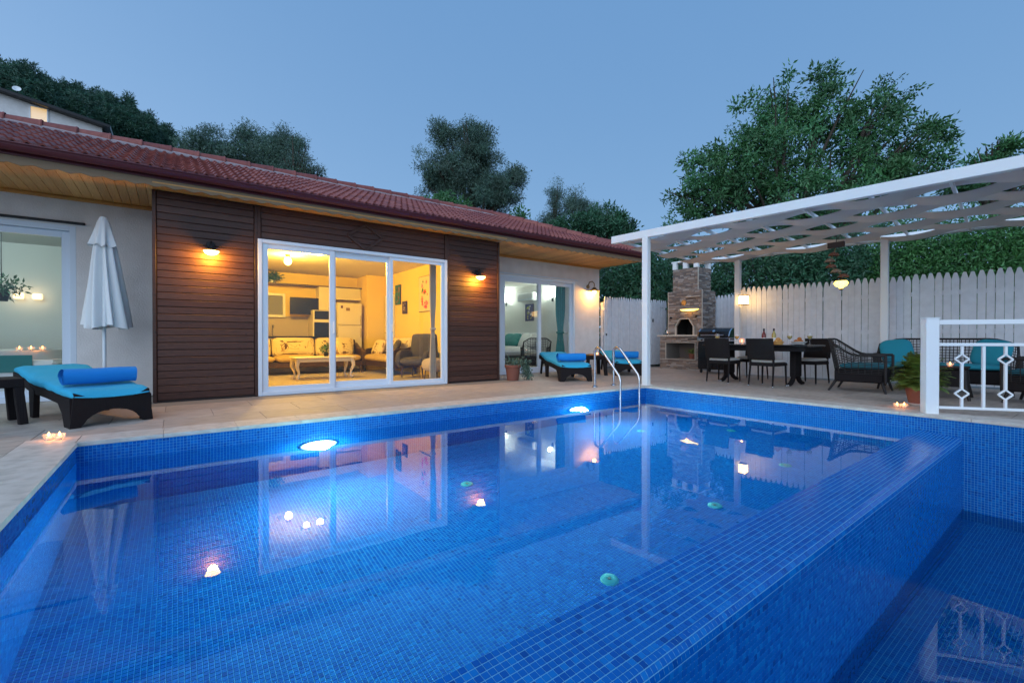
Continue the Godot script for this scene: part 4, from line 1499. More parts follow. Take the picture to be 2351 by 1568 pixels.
func spa() -> void:
	var hot := thing("hot_tub", "turquoise lit hot tub inside the glazed spa room", "hot tub", Vector3(-2.55, 0.012, -10.3))
	put("surround", shape().box(Vector3(0, 0.27, 0), Vector3(2.3, 0.54, 1.9), 0.05).done(), mats.room_white, hot)
	put("basin", shape().lathe([Vector2(0.0, 0.56), Vector2(0.75, 0.565), Vector2(0.86, 0.66), Vector2(0.98, 0.68), Vector2(1.02, 0.62), Vector2(1.02, 0.53)], 36, Transform3D(Basis.from_scale(Vector3(1.1, 1, 0.9)), Vector3.ZERO)).done(), mats.sheet_white, hot)
	put("cover", shape().box(Vector3(-0.1, 0.50, 0.962), Vector3(2.0, 0.24, 0.02), 0.004).done(), mats.teal_cloth, hot)
	var wm := mat("tub_water", lin(0.10, 0.55, 0.55), 0.1)
	put("tub_water", shape().lathe([Vector2(0.0, 0.60), Vector2(0.80, 0.60)], 30, Transform3D(Basis.from_scale(Vector3(1.1, 1, 0.9)), Vector3.ZERO)).done(), wm, hot)
	for x: float in [-2.26, -2.02]:  # added pair inside, standing for lamps mirrored in the glass
		var lp := thing("added_spa_lamp", "square glowing lamp added for the lamp shapes in the spa window", "lamp", Vector3(x - 0.02, 1.64, -11.998), 0.0, "added spa room lamps")
		put("shade", shape().box(Vector3(0, 0, 0.05), Vector3(0.125, 0.105, 0.09), 0.012).done(), mats.lamp_soft, lp)
		put("plate", shape().box(Vector3(0, 0, 0.0), Vector3(0.08, 0.08, 0.012)).done(), mats.white_paint, lp)
		lamp(lp, Vector3(0, 0, 0.16), Color(1.0, 0.84, 0.58), 0.02, 0.05)
	var ce := thing("spa_ceiling_light", "flat white ceiling light in the spa room", "lamp", Vector3(-2.6, 2.6, -10.3))
	put("diffuser", shape().lathe([Vector2(0.0, -0.05), Vector2(0.12, -0.045), Vector2(0.15, 0.0)], 24).done(), mats.lamp_cool, ce)
	lamp(ce, Vector3(0, -0.09, 0), Color(0.88, 1.0, 0.98), 1.0, 0.10)
	var pl := thing("added_spa_plant", "hanging plant added for the dark leafy shape in the spa window", "plant", Vector3(-2.16, 1.46, -10.6))  # added inside for a dark leafy shape in the glass
	put("cord", shape().tube([Vector3(-0.05, 0.12, 0), Vector3(-0.05, 1.14, 0)], 0.006, 6).done(), mats.dark_metal, pl)
	put("pot", shape().lathe([Vector2(0, 0), Vector2(0.07, 0), Vector2(0.10, 0.13), Vector2(0.09, 0.13), Vector2(0, 0.12)], 14, Transform3D(Basis.IDENTITY, Vector3(-0.05, 0, 0))).done(), mats.dark_metal, pl)
	crown(pl, "foliage", [[Vector3(-0.05, 0.2, 0), Vector3(0.24, 0.16, 0.2)]], 50, leaf_mesh(0.08, 0.03, 6, 0.08), 0.7, 1.3, mats.leaf_dark)
	for k in 3:
		tealight(Vector3(-1.84 + 0.11 * k, 0.69, -9.66 - 0.06 * k), "tea light on the rim of the hot tub", "tea lights on the hot tub rim")

# ------------------------------------------------------------------ lamps outdoors

func tealight(at: Vector3, label: String, group: String) -> void:
	var o := thing("tealight", label, "candle", at, 0.0, group)
	put("cup", shape().lathe([Vector2(0, 0.002), Vector2(0.024, 0.0), Vector2(0.036, 0.020), Vector2(0.042, 0.050), Vector2(0.039, 0.050), Vector2(0.033, 0.022), Vector2(0.0, 0.008)], 16).done(), mats.clear_glass, o)
	put("wax", shape().lathe([Vector2(0.018, 0.009), Vector2(0.019, 0.024), Vector2(0.0, 0.023)], 12).done(), mats.candle_wax, o)
	put("flame", shape().lathe([Vector2(0.0, 0.028), Vector2(0.008, 0.038), Vector2(0.009, 0.048), Vector2(0.004, 0.062), Vector2(0.0, 0.070)], 10).done(), mats.flame, o)
	lamp(o, Vector3(0, 0.048, 0), Color(1.0, 0.60, 0.26), 0.010, 0.012)

func build_wall_lamps() -> void:
	for q in [[0.41, "orange-glowing sconce on the wooden front nearest the folded parasol"], [4.88, "orange-glowing sconce on the wooden front beside the glazed door's right jamb"]]:
		var o := thing("wall_sconce", q[1].replace("'s right jamb", " and flowerpot"), "lamp", Vector3(q[0], 2.10, WZ), 0.0, "sconces on the wooden front")
		put("wall_plate", shape().lathe([Vector2(0, 0.02), Vector2(0.05, 0.018), Vector2(0.055, 0.0)], 16, Transform3D(Basis(Vector3.RIGHT, PI / 2.0), Vector3(0, 0.10, 0.0))).done(), mats.dark_metal, o)
		put("arm", shape().tube([Vector3(0, 0.10, 0.01), Vector3(0, 0.14, 0.07), Vector3(0, 0.13, 0.12), Vector3(0, 0.03, 0.14)], 0.011, 8).done(), mats.dark_metal, o)
		put("cap", shape().lathe([Vector2(0.0, 0.035), Vector2(0.03, 0.03), Vector2(0.102, 0.004), Vector2(0.105, -0.004), Vector2(0.0, 0.0)], 24, Transform3D(Basis.IDENTITY, Vector3(0, 0, 0.14))).done(), mats.dark_metal, o)
		put("glass_bowl", shape().lathe([Vector2(0.0, -0.066), Vector2(0.045, -0.060), Vector2(0.078, -0.040), Vector2(0.096, -0.008), Vector2(0.0, -0.006)], 24, Transform3D(Basis.IDENTITY, Vector3(0, 0, 0.14))).done(), mats.lamp_orange, o)
		lamp(o, Vector3(0, -0.060, 0.14), Color(1.0, 0.70, 0.22), 1.15, 0.06)
	var g := thing("gooseneck_sconce", "warm bell-shaped sconce on the white wall by the bedroom door", "lamp", Vector3(9.20, 2.20, HZ))
	put("wall_plate", shape().lathe([Vector2(0, 0.02), Vector2(0.055, 0.018), Vector2(0.06, 0.0)], 16, Transform3D(Basis(Vector3.RIGHT, PI / 2.0), Vector3(0, 0.10, 0.0))).done(), mats.brass, g)
	put("arm", shape().tube([Vector3(0, 0.10, 0.01), Vector3(0.0, 0.22, 0.06), Vector3(0.04, 0.24, 0.13), Vector3(0.08, 0.18, 0.17), Vector3(0.08, 0.10, 0.17)], 0.014, 8).done(), mats.brass, g)
	put("shade", shape().lathe([Vector2(0.0, 0.12), Vector2(0.04, 0.10), Vector2(0.07, 0.06), Vector2(0.15, 0.0), Vector2(0.146, 0.0), Vector2(0.066, 0.056), Vector2(0.0, 0.09)], 24, Transform3D(Basis.IDENTITY, Vector3(0.08, -0.03, 0.17))).done(), mats.brass, g)
	put("bulb", shape().sphere(Vector3(0.08, -0.045, 0.17), Vector3(0.055, 0.07, 0.055)).done(), mats.lamp_warm, g)
	lamp(g, Vector3(0.08, -0.055, 0.17), Color(1.0, 0.72, 0.34), 0.75, 0.05)
	# box lantern on the pergola post by the fence
	var l := thing("box_lantern", "warm box lantern on the pergola post in front of the picket fence", "lamp", Vector3(10.40, 1.74, -5.19), -PI / 2.0 + 0.1)
	put("glass_box", shape().box(Vector3.ZERO, Vector3(0.16, 0.19, 0.15), 0.006).done(), mats.lamp_warm, l)
	for y: float in [-0.105, 0.105]:
		put("plate", shape().box(Vector3(0, y, 0), Vector3(0.185, 0.02, 0.175), 0.005).done(), mats.brass, l)
	put("bracket", shape().bar(Vector3(-0.03, 0.0, -0.07), Vector3(-0.17, 0.0, -0.10), 0.05, 0.05).done(), mats.brass, l)
	lamp(l, Vector3(0.0, 0.0, 0.0), Color(1.0, 0.76, 0.42), 0.16, 0.08)
	# hanging string of clay bells with a glass lamp at the end
	var hng := thing("hanging_lamp", "yellow glass lamp on a string of clay bells under the pergola", "lamp", Vector3(9.62, 1.86, -3.06))
	put("glass_globe", shape().lathe([Vector2(0.0, -0.10), Vector2(0.03, -0.095), Vector2(0.035, -0.07), Vector2(0.085, -0.05), Vector2(0.112, 0.0), Vector2(0.09, 0.04), Vector2(0.05, 0.055), Vector2(0.0, 0.06)], 24).done(), mats.lamp_yellow, hng)
	put("foot", shape().lathe([Vector2(0.0, -0.128), Vector2(0.02, -0.125), Vector2(0.034, -0.096), Vector2(0.0, -0.094)], 14).done(), mats.brass, hng)
	put("lid", shape().lathe([Vector2(0.09, 0.041), Vector2(0.05, 0.066), Vector2(0.0, 0.075)], 18).done(), mats.brass, hng)
	var clay := mat("clay_bell", lin(0.32, 0.22, 0.15), 0.7)
	var clay2 := mat("glazed_bell", lin(0.24, 0.10, 0.06), 0.5)
	var bells := [Vector3(0.03, 0.13, 0.03), Vector3(-0.05, 0.22, -0.06), Vector3(-0.10, 0.31, -0.12), Vector3(-0.11, 0.41, -0.14), Vector3(-0.08, 0.52, -0.09)]
	for k in bells.size():
		put("clay_bell", shape().lathe([Vector2(0.083, -0.022), Vector2(0.085, -0.012), Vector2(0.06, 0.022), Vector2(0.018, 0.042), Vector2(0.0, 0.044)], 18).done(), clay if k % 2 == 1 else clay2, hng, bells[k])
	var pth := [Vector3(0, 0.07, 0)]
	pth.append_array(bells)
	pth.append(Vector3(-0.06, 0.66, -0.06))
	put("cord", shape().tube(pth, 0.008, 6).done(), mats.brass, hng)
	put("hanger_board", shape().box(Vector3(-0.06, 0.69, -0.06), Vector3(0.05, 0.10, 0.26), 0.006).done(), mats.dark_trim, hng)
	put("hook", shape().tube([Vector3(-0.06, 0.74, -0.06), Vector3(-0.05, 0.86, -0.05)], 0.006, 6).done(), mats.dark_metal, hng)
	lamp(hng, Vector3(0, -0.01, 0), Color(1.0, 0.84, 0.34), 0.05, 0.07)

# ------------------------------------------------------------------ stone oven, grill

func clad(parent: Node, o: Vector3, u: Vector3, nrm: Vector3, w: float, hgt: float, holes: Array) -> void:
	# rows of split stones on the face that starts at o, runs along u and rises; holes are Rect2 in (u, y)
	var sets := [shape(), shape(), shape(), shape()]
	var y := 0.0
	while y < hgt - 0.012:
		var rh := minf(rnd(0.026, 0.048), hgt - y)
		var x := 0.0
		while x < w - 0.01:
			var l := minf(rnd(0.07, 0.24), w - x)
			if w - x - l < 0.04:
				l = w - x
			var mid := Vector2(x + l * 0.5, y + rh * 0.5)
			var inside := false
			for r: Rect2 in holes:
				inside = inside or r.has_point(mid) or r.intersects(Rect2(x + 0.01, y + 0.01, maxf(l - 0.02, 0.01), 0.005))
			if not inside:
				var d := rnd(0.012, 0.036)
				var s: Shape = sets[rng.randi_range(0, 3)]
				s.box(o + u * mid.x + Vector3.UP * mid.y + nrm * (d * 0.5), Vector3(l - 0.005, rh - 0.004, d), 0.005, Basis(u, Vector3.UP, u.cross(Vector3.UP)))
			x += l
		y += rh
	for k in 4:
		if sets[k].v.size():
			put("stone_cladding", sets[k].done(), mats["ledge_stone%d" % k], parent).set_meta("kind", "stuff")

func build_oven() -> void:
	# local x runs towards the viewer (+z), local z faces the pool (-x); origin at the far lower front corner
	var o := thing("stone_oven", "tall stone-clad outdoor oven with chimney in the terrace corner", "oven", Vector3(11.50, 0, -8.19), -PI / 2.0)
	var w := 1.28
	var core: Material = mats.joint
	# base block with an open wood store
	put("core", shape().box(Vector3(0.11, 0.46, -0.35), Vector3(0.22, 0.92, 0.70)).done(), core, o)
	put("core", shape().box(Vector3(w - 0.075, 0.46, -0.35), Vector3(0.15, 0.92, 0.70)).done(), core, o)
	put("core", shape().box(Vector3(w * 0.5, 0.145, -0.351), Vector3(w - 0.02, 0.29, 0.698)).done(), core, o)
	put("core", shape().box(Vector3(w * 0.5, 0.83, -0.351), Vector3(w - 0.02, 0.18, 0.698)).done(), core, o)
	put("wood_store_back", shape().box(Vector3(w * 0.5, 0.5, -0.66), Vector3(w - 0.1, 0.5, 0.04)).done(), mats.ledge_stone2, o)
	clad(o, Vector3(0, 0.0, 0), Vector3.RIGHT, Vector3(0, 0, 1), w, 0.92, [Rect2(0.22, 0.29, 0.91, 0.45)])
	clad(o, Vector3(w, 0.0, 0.0), Vector3(0, 0, -1), Vector3.RIGHT, 0.68, 0.92, [])
	put("niche_trim", frame_mesh(0.20, 1.15, 0.27, 0.76, 0.016, 0.04), mats.oven_trim, o, Vector3(0, 0, 0.026))
	put("counter", shape().box(Vector3(w * 0.5, 0.945, -0.32), Vector3(w + 0.10, 0.05, 0.80), 0.008).done(), mats.oven_trim, o)
	# firebox with a five-sided mouth
	var x0 := 0.29
	var x1 := 1.31
	var poly := PackedVector2Array([Vector2(x0, 0.97), Vector2(0.53, 0.97), Vector2(0.53, 1.20), Vector2(0.67, 1.42), Vector2(0.95, 1.42), Vector2(1.09, 1.20), Vector2(1.09, 0.97), Vector2(x1, 0.97), Vector2(x1, 2.20), Vector2(x0, 2.20)])
	put("firebox_front", shape().prism(poly, 0.06, Transform3D(Basis.IDENTITY, Vector3(0, 0, -0.03))).done(), core, o)
	put("firebox_hollow", shape().box(Vector3(0.81, 1.20, -0.62), Vector3(0.70, 0.48, 0.02)).done(), mats.soot, o)
	for q: float in [0.47, 1.15]:
		put("firebox_side", shape().box(Vector3(q, 1.21, -0.34), Vector3(0.04, 0.46, 0.56)).done(), mats.soot, o)
	put("firebox_vault", shape().box(Vector3(0.81, 1.45, -0.34), Vector3(0.72, 0.03, 0.56)).done(), mats.soot, o)
	put("core", shape().box(Vector3((x0 + x1) * 0.5, 1.83, -0.365), Vector3(x1 - x0 - 0.002, 0.72, 0.60)).done(), core, o)
	put("core", shape().box(Vector3(x1 - 0.07, 1.22, -0.365), Vector3(0.138, 0.5, 0.60)).done(), core, o)
	clad(o, Vector3(x0, 0.97, 0), Vector3.RIGHT, Vector3(0, 0, 1), x1 - x0, 1.23, [Rect2(0.24, -0.01, 0.56, 0.24), Rect2(0.31, 0.2, 0.42, 0.16), Rect2(0.38, 0.3, 0.28, 0.15)])
	clad(o, Vector3(x1, 0.97, 0.0), Vector3(0, 0, -1), Vector3.RIGHT, 0.66, 1.23, [])
	var rim := [Vector3(0.53, 0.97, 0.02), Vector3(0.53, 1.20, 0.02), Vector3(0.67, 1.42, 0.02), Vector3(0.95, 1.42, 0.02), Vector3(1.09, 1.20, 0.02), Vector3(1.09, 0.97, 0.02)]
	var arch := shape()
	for k in 5:
		arch.bar(rim[k], rim[k + 1], 0.05, 0.022)
	put("mouth_trim", arch.done(), mats.oven_trim, o)
	# smoke stack
	put("core", shape().box(Vector3(0.79, 2.515, -0.36), Vector3(0.77, 0.61, 0.62)).done(), core, o)
	clad(o, Vector3(0.405, 2.20, -0.04), Vector3.RIGHT, Vector3(0, 0, 1), 0.77, 0.63, [])
	clad(o, Vector3(1.175, 2.20, -0.05), Vector3(0, 0, -1), Vector3.RIGHT, 0.62, 0.63, [])
	for e: Vector2 in [Vector2(x0, 1.23), Vector2(x1 + 0.03, 1.23)]:
		put("corner_trim", shape().box(Vector3(e.x, 0.97 + e.y * 0.5, 0.02), Vector3(0.022, e.y, 0.022)).done(), mats.oven_trim, o)
	put("corner_trim", shape().box(Vector3(1.20, 2.515, -0.015), Vector3(0.022, 0.63, 0.022)).done(), mats.oven_trim, o)
	put("stack_cap", shape().box(Vector3(0.79, 3.04, -0.36), Vector3(0.86, 0.045, 0.70), 0.008).done(), mats.white_paint, o)
	for q: Vector2 in [Vector2(0.46, -0.06), Vector2(0.79, -0.06), Vector2(1.12, -0.06), Vector2(0.46, -0.64), Vector2(0.79, -0.64), Vector2(1.12, -0.64)]:
		put("cap_pillar", shape().box(Vector3(q.x, 2.925, q.y), Vector3(0.12, 0.19, 0.10), 0.004).done(), mats.white_paint, o)
	# added glow slot for yellow-lit ledge, brass vent disc above, two dark iron knobs
	var slot := PackedVector2Array()
	for k in 13:
		var an := PI * k / 12.0
		slot.append(Vector2(cos(an) * 0.27, -sin(an) * 0.05))
	put("added_glow_slot", shape().prism(slot, 0.05, Transform3D(Basis.IDENTITY, Vector3(0.97, 1.68, 0.04))).done(), mats.lamp_yellow, o)
	put("ledge", shape().box(Vector3(0.97, 1.69, 0.05), Vector3(0.58, 0.02, 0.10), 0.006).done(), mats.oven_trim, o)
	put("ledge", shape().box(Vector3(1.08, 2.02, 0.045), Vector3(0.42, 0.025, 0.07), 0.006).done(), mats.oven_trim, o)
	put("round_vent", shape().lathe([Vector2(0, 0.012), Vector2(0.075, 0.010), Vector2(0.08, 0.0)], 20, Transform3D(Basis(Vector3.RIGHT, PI / 2.0), Vector3(0.80, 1.87, 0.04))).done(), mats.brass, o)
	for q: Vector2 in [Vector2(0.39, 1.46), Vector2(1.18, 1.48)]:
		put("iron_knob", shape().sphere(Vector3(q.x, q.y, 0.05), Vector3(0.032, 0.032, 0.03), 8, 12).done(), mats.dark_metal, o)
	lamp(o, Vector3(0.97, 1.60, 0.16), Color(1.0, 0.70, 0.28), 0.03, 0.05)  # added light below the glow slot
	# things standing on it
	var pot := thing("oven_pot", "terracotta pot with a small plant in the oven's wood store", "plant pot", Vector3(11.70, 0.292, -7.28))
	pot.set_meta("label", "terracotta pot with a small plant in the oven niche")
	put("pot", shape().lathe([Vector2(0, 0), Vector2(0.07, 0), Vector2(0.10, 0.15), Vector2(0.085, 0.15), Vector2(0, 0.13)], 16).done(), mats.terracotta, pot)
	crown(pot, "foliage", [[Vector3(0, 0.21, 0), Vector3(0.10, 0.07, 0.10)]], 26, leaf_mesh(0.05, 0.02, 6, 0.05), 0.7, 1.2, mats.leaf_fern)
	bottle("wine_bottle", "dark wine bottle standing on the oven counter", Vector3(11.62, 0.972, -8.02), "")
	tealight(Vector3(11.58, 0.972, -7.92), "tea light beside the bottle on the oven counter", "")

func bottle(called: String, label: String, at: Vector3, tint: String) -> void:
	var o := thing(called, label, "bottle", at)
	var gm: Material = mats.black_enamel if tint == "" else mats[tint]
	put("body", shape().lathe([Vector2(0, 0), Vector2(0.036, 0.0), Vector2(0.038, 0.01), Vector2(0.038, 0.18), Vector2(0.032, 0.21), Vector2(0.015, 0.245), Vector2(0.0145, 0.30), Vector2(0, 0.30)], 18).done(), gm, o)
	put("label", shape().lathe([Vector2(0.0386, 0.05), Vector2(0.0386, 0.13)], 18).done(), mats.sheet_white, o)
	put("cap", shape().lathe([Vector2(0.0165, 0.265), Vector2(0.0165, 0.31), Vector2(0, 0.312)], 14).done(), mats.dark_metal, o)

func build_grill() -> void:
	var g := thing("gas_grill", "black gas barbecue with rounded lid beside the stone oven", "barbecue", Vector3(10.95, 0, -6.10), -PI / 2.0)
	put("cabinet", shape().box(Vector3(0, 0.45, 0), Vector3(0.80, 0.70, 0.50), 0.012).done(), mats.black_enamel, g)
	for sx: float in [-0.2, 0.2]:
		put("cabinet_door", shape().box(Vector3(sx, 0.42, 0.256), Vector3(0.385, 0.58, 0.02), 0.006).done(), mats.black_enamel, g)
		put("handle", shape().bar(Vector3(sx * 0.2, 0.52, 0.285), Vector3(sx * 0.2, 0.66, 0.285), 0.016, 0.016).done(), mats.steel, g)
	for q: Vector2 in [Vector2(-0.34, -0.2), Vector2(0.34, -0.2), Vector2(-0.34, 0.2), Vector2(0.34, 0.2)]:
		put("caster", shape().lathe([Vector2(0, -0.015), Vector2(0.045, -0.015), Vector2(0.05, 0.0), Vector2(0.045, 0.015), Vector2(0, 0.015)], 16, Transform3D(Basis(Vector3(0, 0, 1), PI / 2.0), Vector3(q.x, 0.05, q.y))).done(), mats.dark_metal, g)
	put("control_panel", shape().box(Vector3(0, 0.835, 0.265), Vector3(0.80, 0.08, 0.05), 0.008).done(), mats.steel, g)
	for k in 4:
		put("knob", shape().lathe([Vector2(0, 0.03), Vector2(0.02, 0.028), Vector2(0.024, 0.0)], 14, Transform3D(Basis(Vector3.RIGHT, PI / 2.0), Vector3(-0.27 + 0.18 * k, 0.835, 0.29))).done(), mats.dark_metal, g)
	var lid := PackedVector2Array([Vector2(-0.24, 0.88), Vector2(0.25, 0.88), Vector2(0.25, 0.93), Vector2(0.20, 1.04), Vector2(0.10, 1.115), Vector2(-0.04, 1.14), Vector2(-0.18, 1.11), Vector2(-0.24, 1.02)])
	put("lid", shape().prism(lid, 0.78, Transform3D(Basis(Vector3(0, 0, 1), Vector3.UP, Vector3(-1, 0, 0)), Vector3.ZERO)).done(), mats.black_enamel, g)
	put("lid_handle", shape().tube([Vector3(-0.30, 0.95, 0.29), Vector3(0.30, 0.95, 0.29)], 0.014, 10).done(), mats.steel, g)
	put("thermometer", shape().lathe([Vector2(0, 0.012), Vector2(0.03, 0.01), Vector2(0.034, 0)], 18, Transform3D(Basis(Vector3.RIGHT, 0.95), Vector3(0.0, 1.05, 0.205))).done(), mats.steel, g)
	for sx: float in [-1, 1]:
		put("side_shelf", shape().box(Vector3(sx * 0.56, 0.85, 0.0), Vector3(0.30, 0.03, 0.44), 0.006).done(), mats.dark_metal, g)
		put("lid_end", shape().prism(lid, 0.03, Transform3D(Basis(Vector3(0, 0, 1), Vector3.UP, Vector3(-1, 0, 0)), Vector3(sx * 0.405, 0.0, 0))).done(), mats.steel, g)

# ------------------------------------------------------------------ dining set

func dining_chair() -> Node3D:
	# faces +z
	var o := thing("dining_chair", "", "chair")
	for sx: float in [-1, 1]:
		put("leg", shape().tube([Vector3(sx * 0.215, 0.02, 0.215), Vector3(sx * 0.205, 0.42, 0.205)], [0.014, 0.019], 8).done(), mats.wicker, o)
		put("leg", shape().tube([Vector3(sx * 0.215, 0.02, -0.255), Vector3(sx * 0.205, 0.42, -0.205), Vector3(sx * 0.205, 0.62, -0.225)], [0.014, 0.019, 0.018], 8).done(), mats.wicker, o)
		for z: float in [0.216, -0.256]:
			put("foot_cap", shape().sphere(Vector3(sx * 0.215, 0.016, z), Vector3(0.018, 0.016, 0.018), 6, 10).done(), mats.steel, o)
	put("seat", shape().box(Vector3(0, 0.405, 0), Vector3(0.46, 0.06, 0.46), 0.015).done(), mats.wicker, o)
	put("seat_cushion", shape().pillow(Vector3(0, 0.46, 0.01), Vector3(0.45, 0.075, 0.44), 0.18).done(), mats.grey_cushion, o)
	var b := shape()
	b.surf(func(u: float, v2: float) -> Vector3: return Vector3((u - 0.5) * 0.46, 0.50 + v2 * 0.36, -0.215 - v2 * 0.07 - 0.02 * cos((u - 0.5) * PI)), 12, 6)
	b.surf(func(u: float, v2: float) -> Vector3: return Vector3((u - 0.5) * 0.46, 0.50 + v2 * 0.36, -0.245 - v2 * 0.07 - 0.02 * cos((u - 0.5) * PI)), 12, 6, 1, 1, true)
	for v2: float in [0.0, 1.0]:
		b.bar(Vector3(-0.23, 0.50 + v2 * 0.36, -0.232 - v2 * 0.07), Vector3(0.23, 0.50 + v2 * 0.36, -0.232 - v2 * 0.07), 0.034, 0.02, 0.006)
	for sx: float in [-1, 1]:
		b.bar(Vector3(sx * 0.228, 0.49, -0.230), Vector3(sx * 0.228, 0.87, -0.302), 0.03, 0.024, 0.006)
	put("backrest", b.done(), mats.wicker, o)
	return o

func build_dining() -> void:
	var t := thing("dining_table", "dark wicker dining table with crossed curved legs on the terrace", "table", Vector3(9.25, 0, -4.28), -PI / 2.0 + 0.04)
	put("tabletop", shape().box(Vector3(0, 0.735, 0), Vector3(1.92, 0.035, 0.92), 0.008).done(), mats.black_enamel, t)
	put("apron", shape().box(Vector3(0, 0.675, 0), Vector3(1.84, 0.085, 0.84), 0.006).done(), mats.wicker, t)
	for sx: float in [-0.62, 0.62]:
		put("pedestal", shape().box(Vector3(sx, 0.40, 0), Vector3(0.10, 0.48, 0.30), 0.01).done(), mats.wicker, t)
		for sz: float in [-1, 1]:
			var pth := []
			for k in 7:
				var u := k / 6.0
				pth.append(Vector3(sx, 0.30 - 0.275 * (1.0 - pow(1.0 - u, 2.0)), sz * (0.06 + 0.30 * pow(u, 1.6))))
			put("leg", shape().tube(pth, [0.05, 0.048, 0.046, 0.043, 0.040, 0.036, 0.03], 8).done(), mats.wicker, t)
			put("foot_cap", shape().sphere(Vector3(sx, 0.018, sz * 0.36), Vector3(0.03, 0.018, 0.03), 6, 10).done(), mats.steel, t)
	var c := dining_chair()
	c.set_meta("label", "black wicker dining chair on the pool side, in front of the barbecue")
	c.set_meta("group", "dining chairs")
	c.position = Vector3(8.70, 0, -4.73)
	c.rotation.y = PI / 2.0 + 0.03
	copy_of(c, Vector3(8.66, 0, -3.88), PI / 2.0 - 0.06, "black wicker dining chair on the pool side, in front of the wine bottles")
	copy_of(c, Vector3(9.82, 0, -4.72), -PI / 2.0 + 0.05, "black wicker dining chair on the fence side, half hidden behind the table")
	copy_of(c, Vector3(9.80, 0, -3.62), -PI / 2.0 - 0.12, "black wicker dining chair on the fence side, at the table end by the armchair")
	# on the table
	mat("red_wine", lin(0.16, 0.008, 0.008), 0.1)
	mat("white_wine", lin(0.45, 0.36, 0.10), 0.15)
	bottle("wine_bottle", "dark red wine bottle on the dining table", Vector3(9.42, 0.7535, -4.30), "red_wine")
	bottle("wine_bottle", "pale wine bottle on the dining table", Vector3(9.44, 0.7535, -4.12), "white_wine")
	for q: Vector3 in [Vector3(8.98, 0.7535, -5.02), Vector3(9.30, 0.7535, -4.78), Vector3(9.16, 0.7535, -3.72), Vector3(9.52, 0.7535, -3.52)]:
		var gl := thing("wine_glass", "stemmed glass of white wine on the dining table", "glass", q, 0.0, "wine glasses on the dining table")
		put("glass", shape().lathe([Vector2(0, 0.004), Vector2(0.034, 0.0), Vector2(0.035, 0.003), Vector2(0.006, 0.012), Vector2(0.004, 0.09), Vector2(0.02, 0.105), Vector2(0.043, 0.14), Vector2(0.044, 0.165), Vector2(0.036, 0.215)], 18).done(), mats.clear_glass, gl)
		put("wine", shape().lathe([Vector2(0.0, 0.098), Vector2(0.02, 0.108), Vector2(0.041, 0.14), Vector2(0.042, 0.165), Vector2(0.0, 0.166)], 16).done(), mats.white_wine, gl)
	var cj := thing("candle_jar", "orange-glowing candle jar on the dining table", "candle", Vector3(9.05, 0.7535, -4.55))
	put("jar", shape().lathe([Vector2(0, 0.004), Vector2(0.04, 0.0), Vector2(0.052, 0.05), Vector2(0.045, 0.10), Vector2(0.030, 0.12)], 18).done(), mats.clear_glass, cj)
	put("wax", shape().lathe([Vector2(0.0, 0.006), Vector2(0.035, 0.006), Vector2(0.040, 0.04), Vector2(0.0, 0.04)], 16).done(), mats.candle_wax, cj)
	put("flame", shape().lathe([Vector2(0.0, 0.046), Vector2(0.010, 0.060), Vector2(0.010, 0.075), Vector2(0.0, 0.10)], 10).done(), mats.flame, cj)
	lamp(cj, Vector3(0, 0.07, 0), Color(1.0, 0.55, 0.24), 0.03, 0.012)
	var fb := thing("fruit_bowl", "shallow bowl of orange fruit on the dining table", "bowl", Vector3(9.30, 0.7535, -3.62))
	put("bowl", shape().lathe([Vector2(0, 0.006), Vector2(0.06, 0.0), Vector2(0.13, 0.05), Vector2(0.135, 0.06), Vector2(0.125, 0.055), Vector2(0.05, 0.012), Vector2(0, 0.012)], 22).done(), mats.sheet_white, fb)
	var om := mat("orange_peel", lin(0.42, 0.13, 0.02), 0.5)
	for q: Vector3 in [Vector3(0.05, 0.055, 0.02), Vector3(-0.05, 0.055, 0.03), Vector3(0.0, 0.058, -0.05), Vector3(0.0, 0.105, 0.01)]:
		put("orange", shape().sphere(q, Vector3(0.038, 0.036, 0.038), 8, 12).done(), om, fb)
	var bk := thing("bread_basket", "small basket of bread on the dining table", "basket", Vector3(9.02, 0.7535, -3.86))
	put("basket", shape().lathe([Vector2(0, 0.004), Vector2(0.07, 0.0), Vector2(0.10, 0.06), Vector2(0.09, 0.06), Vector2(0.06, 0.012), Vector2(0, 0.012)], 18).done(), mats.pine0, bk)
	for q: Vector3 in [Vector3(0.03, 0.065, 0.02), Vector3(-0.04, 0.062, -0.01), Vector3(0.0, 0.10, 0.0)]:
		put("roll", shape().sphere(q, Vector3(0.05, 0.035, 0.04), 8, 12).done(), mats.pine1, bk)
	for q: Vector3 in [Vector3(8.98, 0.7535, -4.25), Vector3(9.48, 0.7535, -4.62), Vector3(8.96, 0.7535, -3.52)]:
		var pl := thing("plate", "white dinner plate on the dining table", "plate", q, 0.0, "plates on the dining table")
		put("plate", shape().lathe([Vector2(0, 0.006), Vector2(0.08, 0.004), Vector2(0.13, 0.018), Vector2(0.13, 0.022), Vector2(0.08, 0.010), Vector2(0, 0.010)], 24).done(), mats.sheet_white, pl)

# ------------------------------------------------------------------ lounge set

func lattice(s: Shape, f: Callable, nu: int, nw: int, r: float) -> void:
	# two crossing families of canes on the surface f(u, w)
	for i in nu + 1:
		var p := []
		for k in 11:
			p.append(f.call(float(i) / nu, k / 10.0))
		s.tube(p, r, 5, false)
	for j in nw + 1:
		var p2 := []
		for k in 25:
			p2.append(f.call(k / 24.0, float(j) / nw))
		s.tube(p2, r, 5, false)

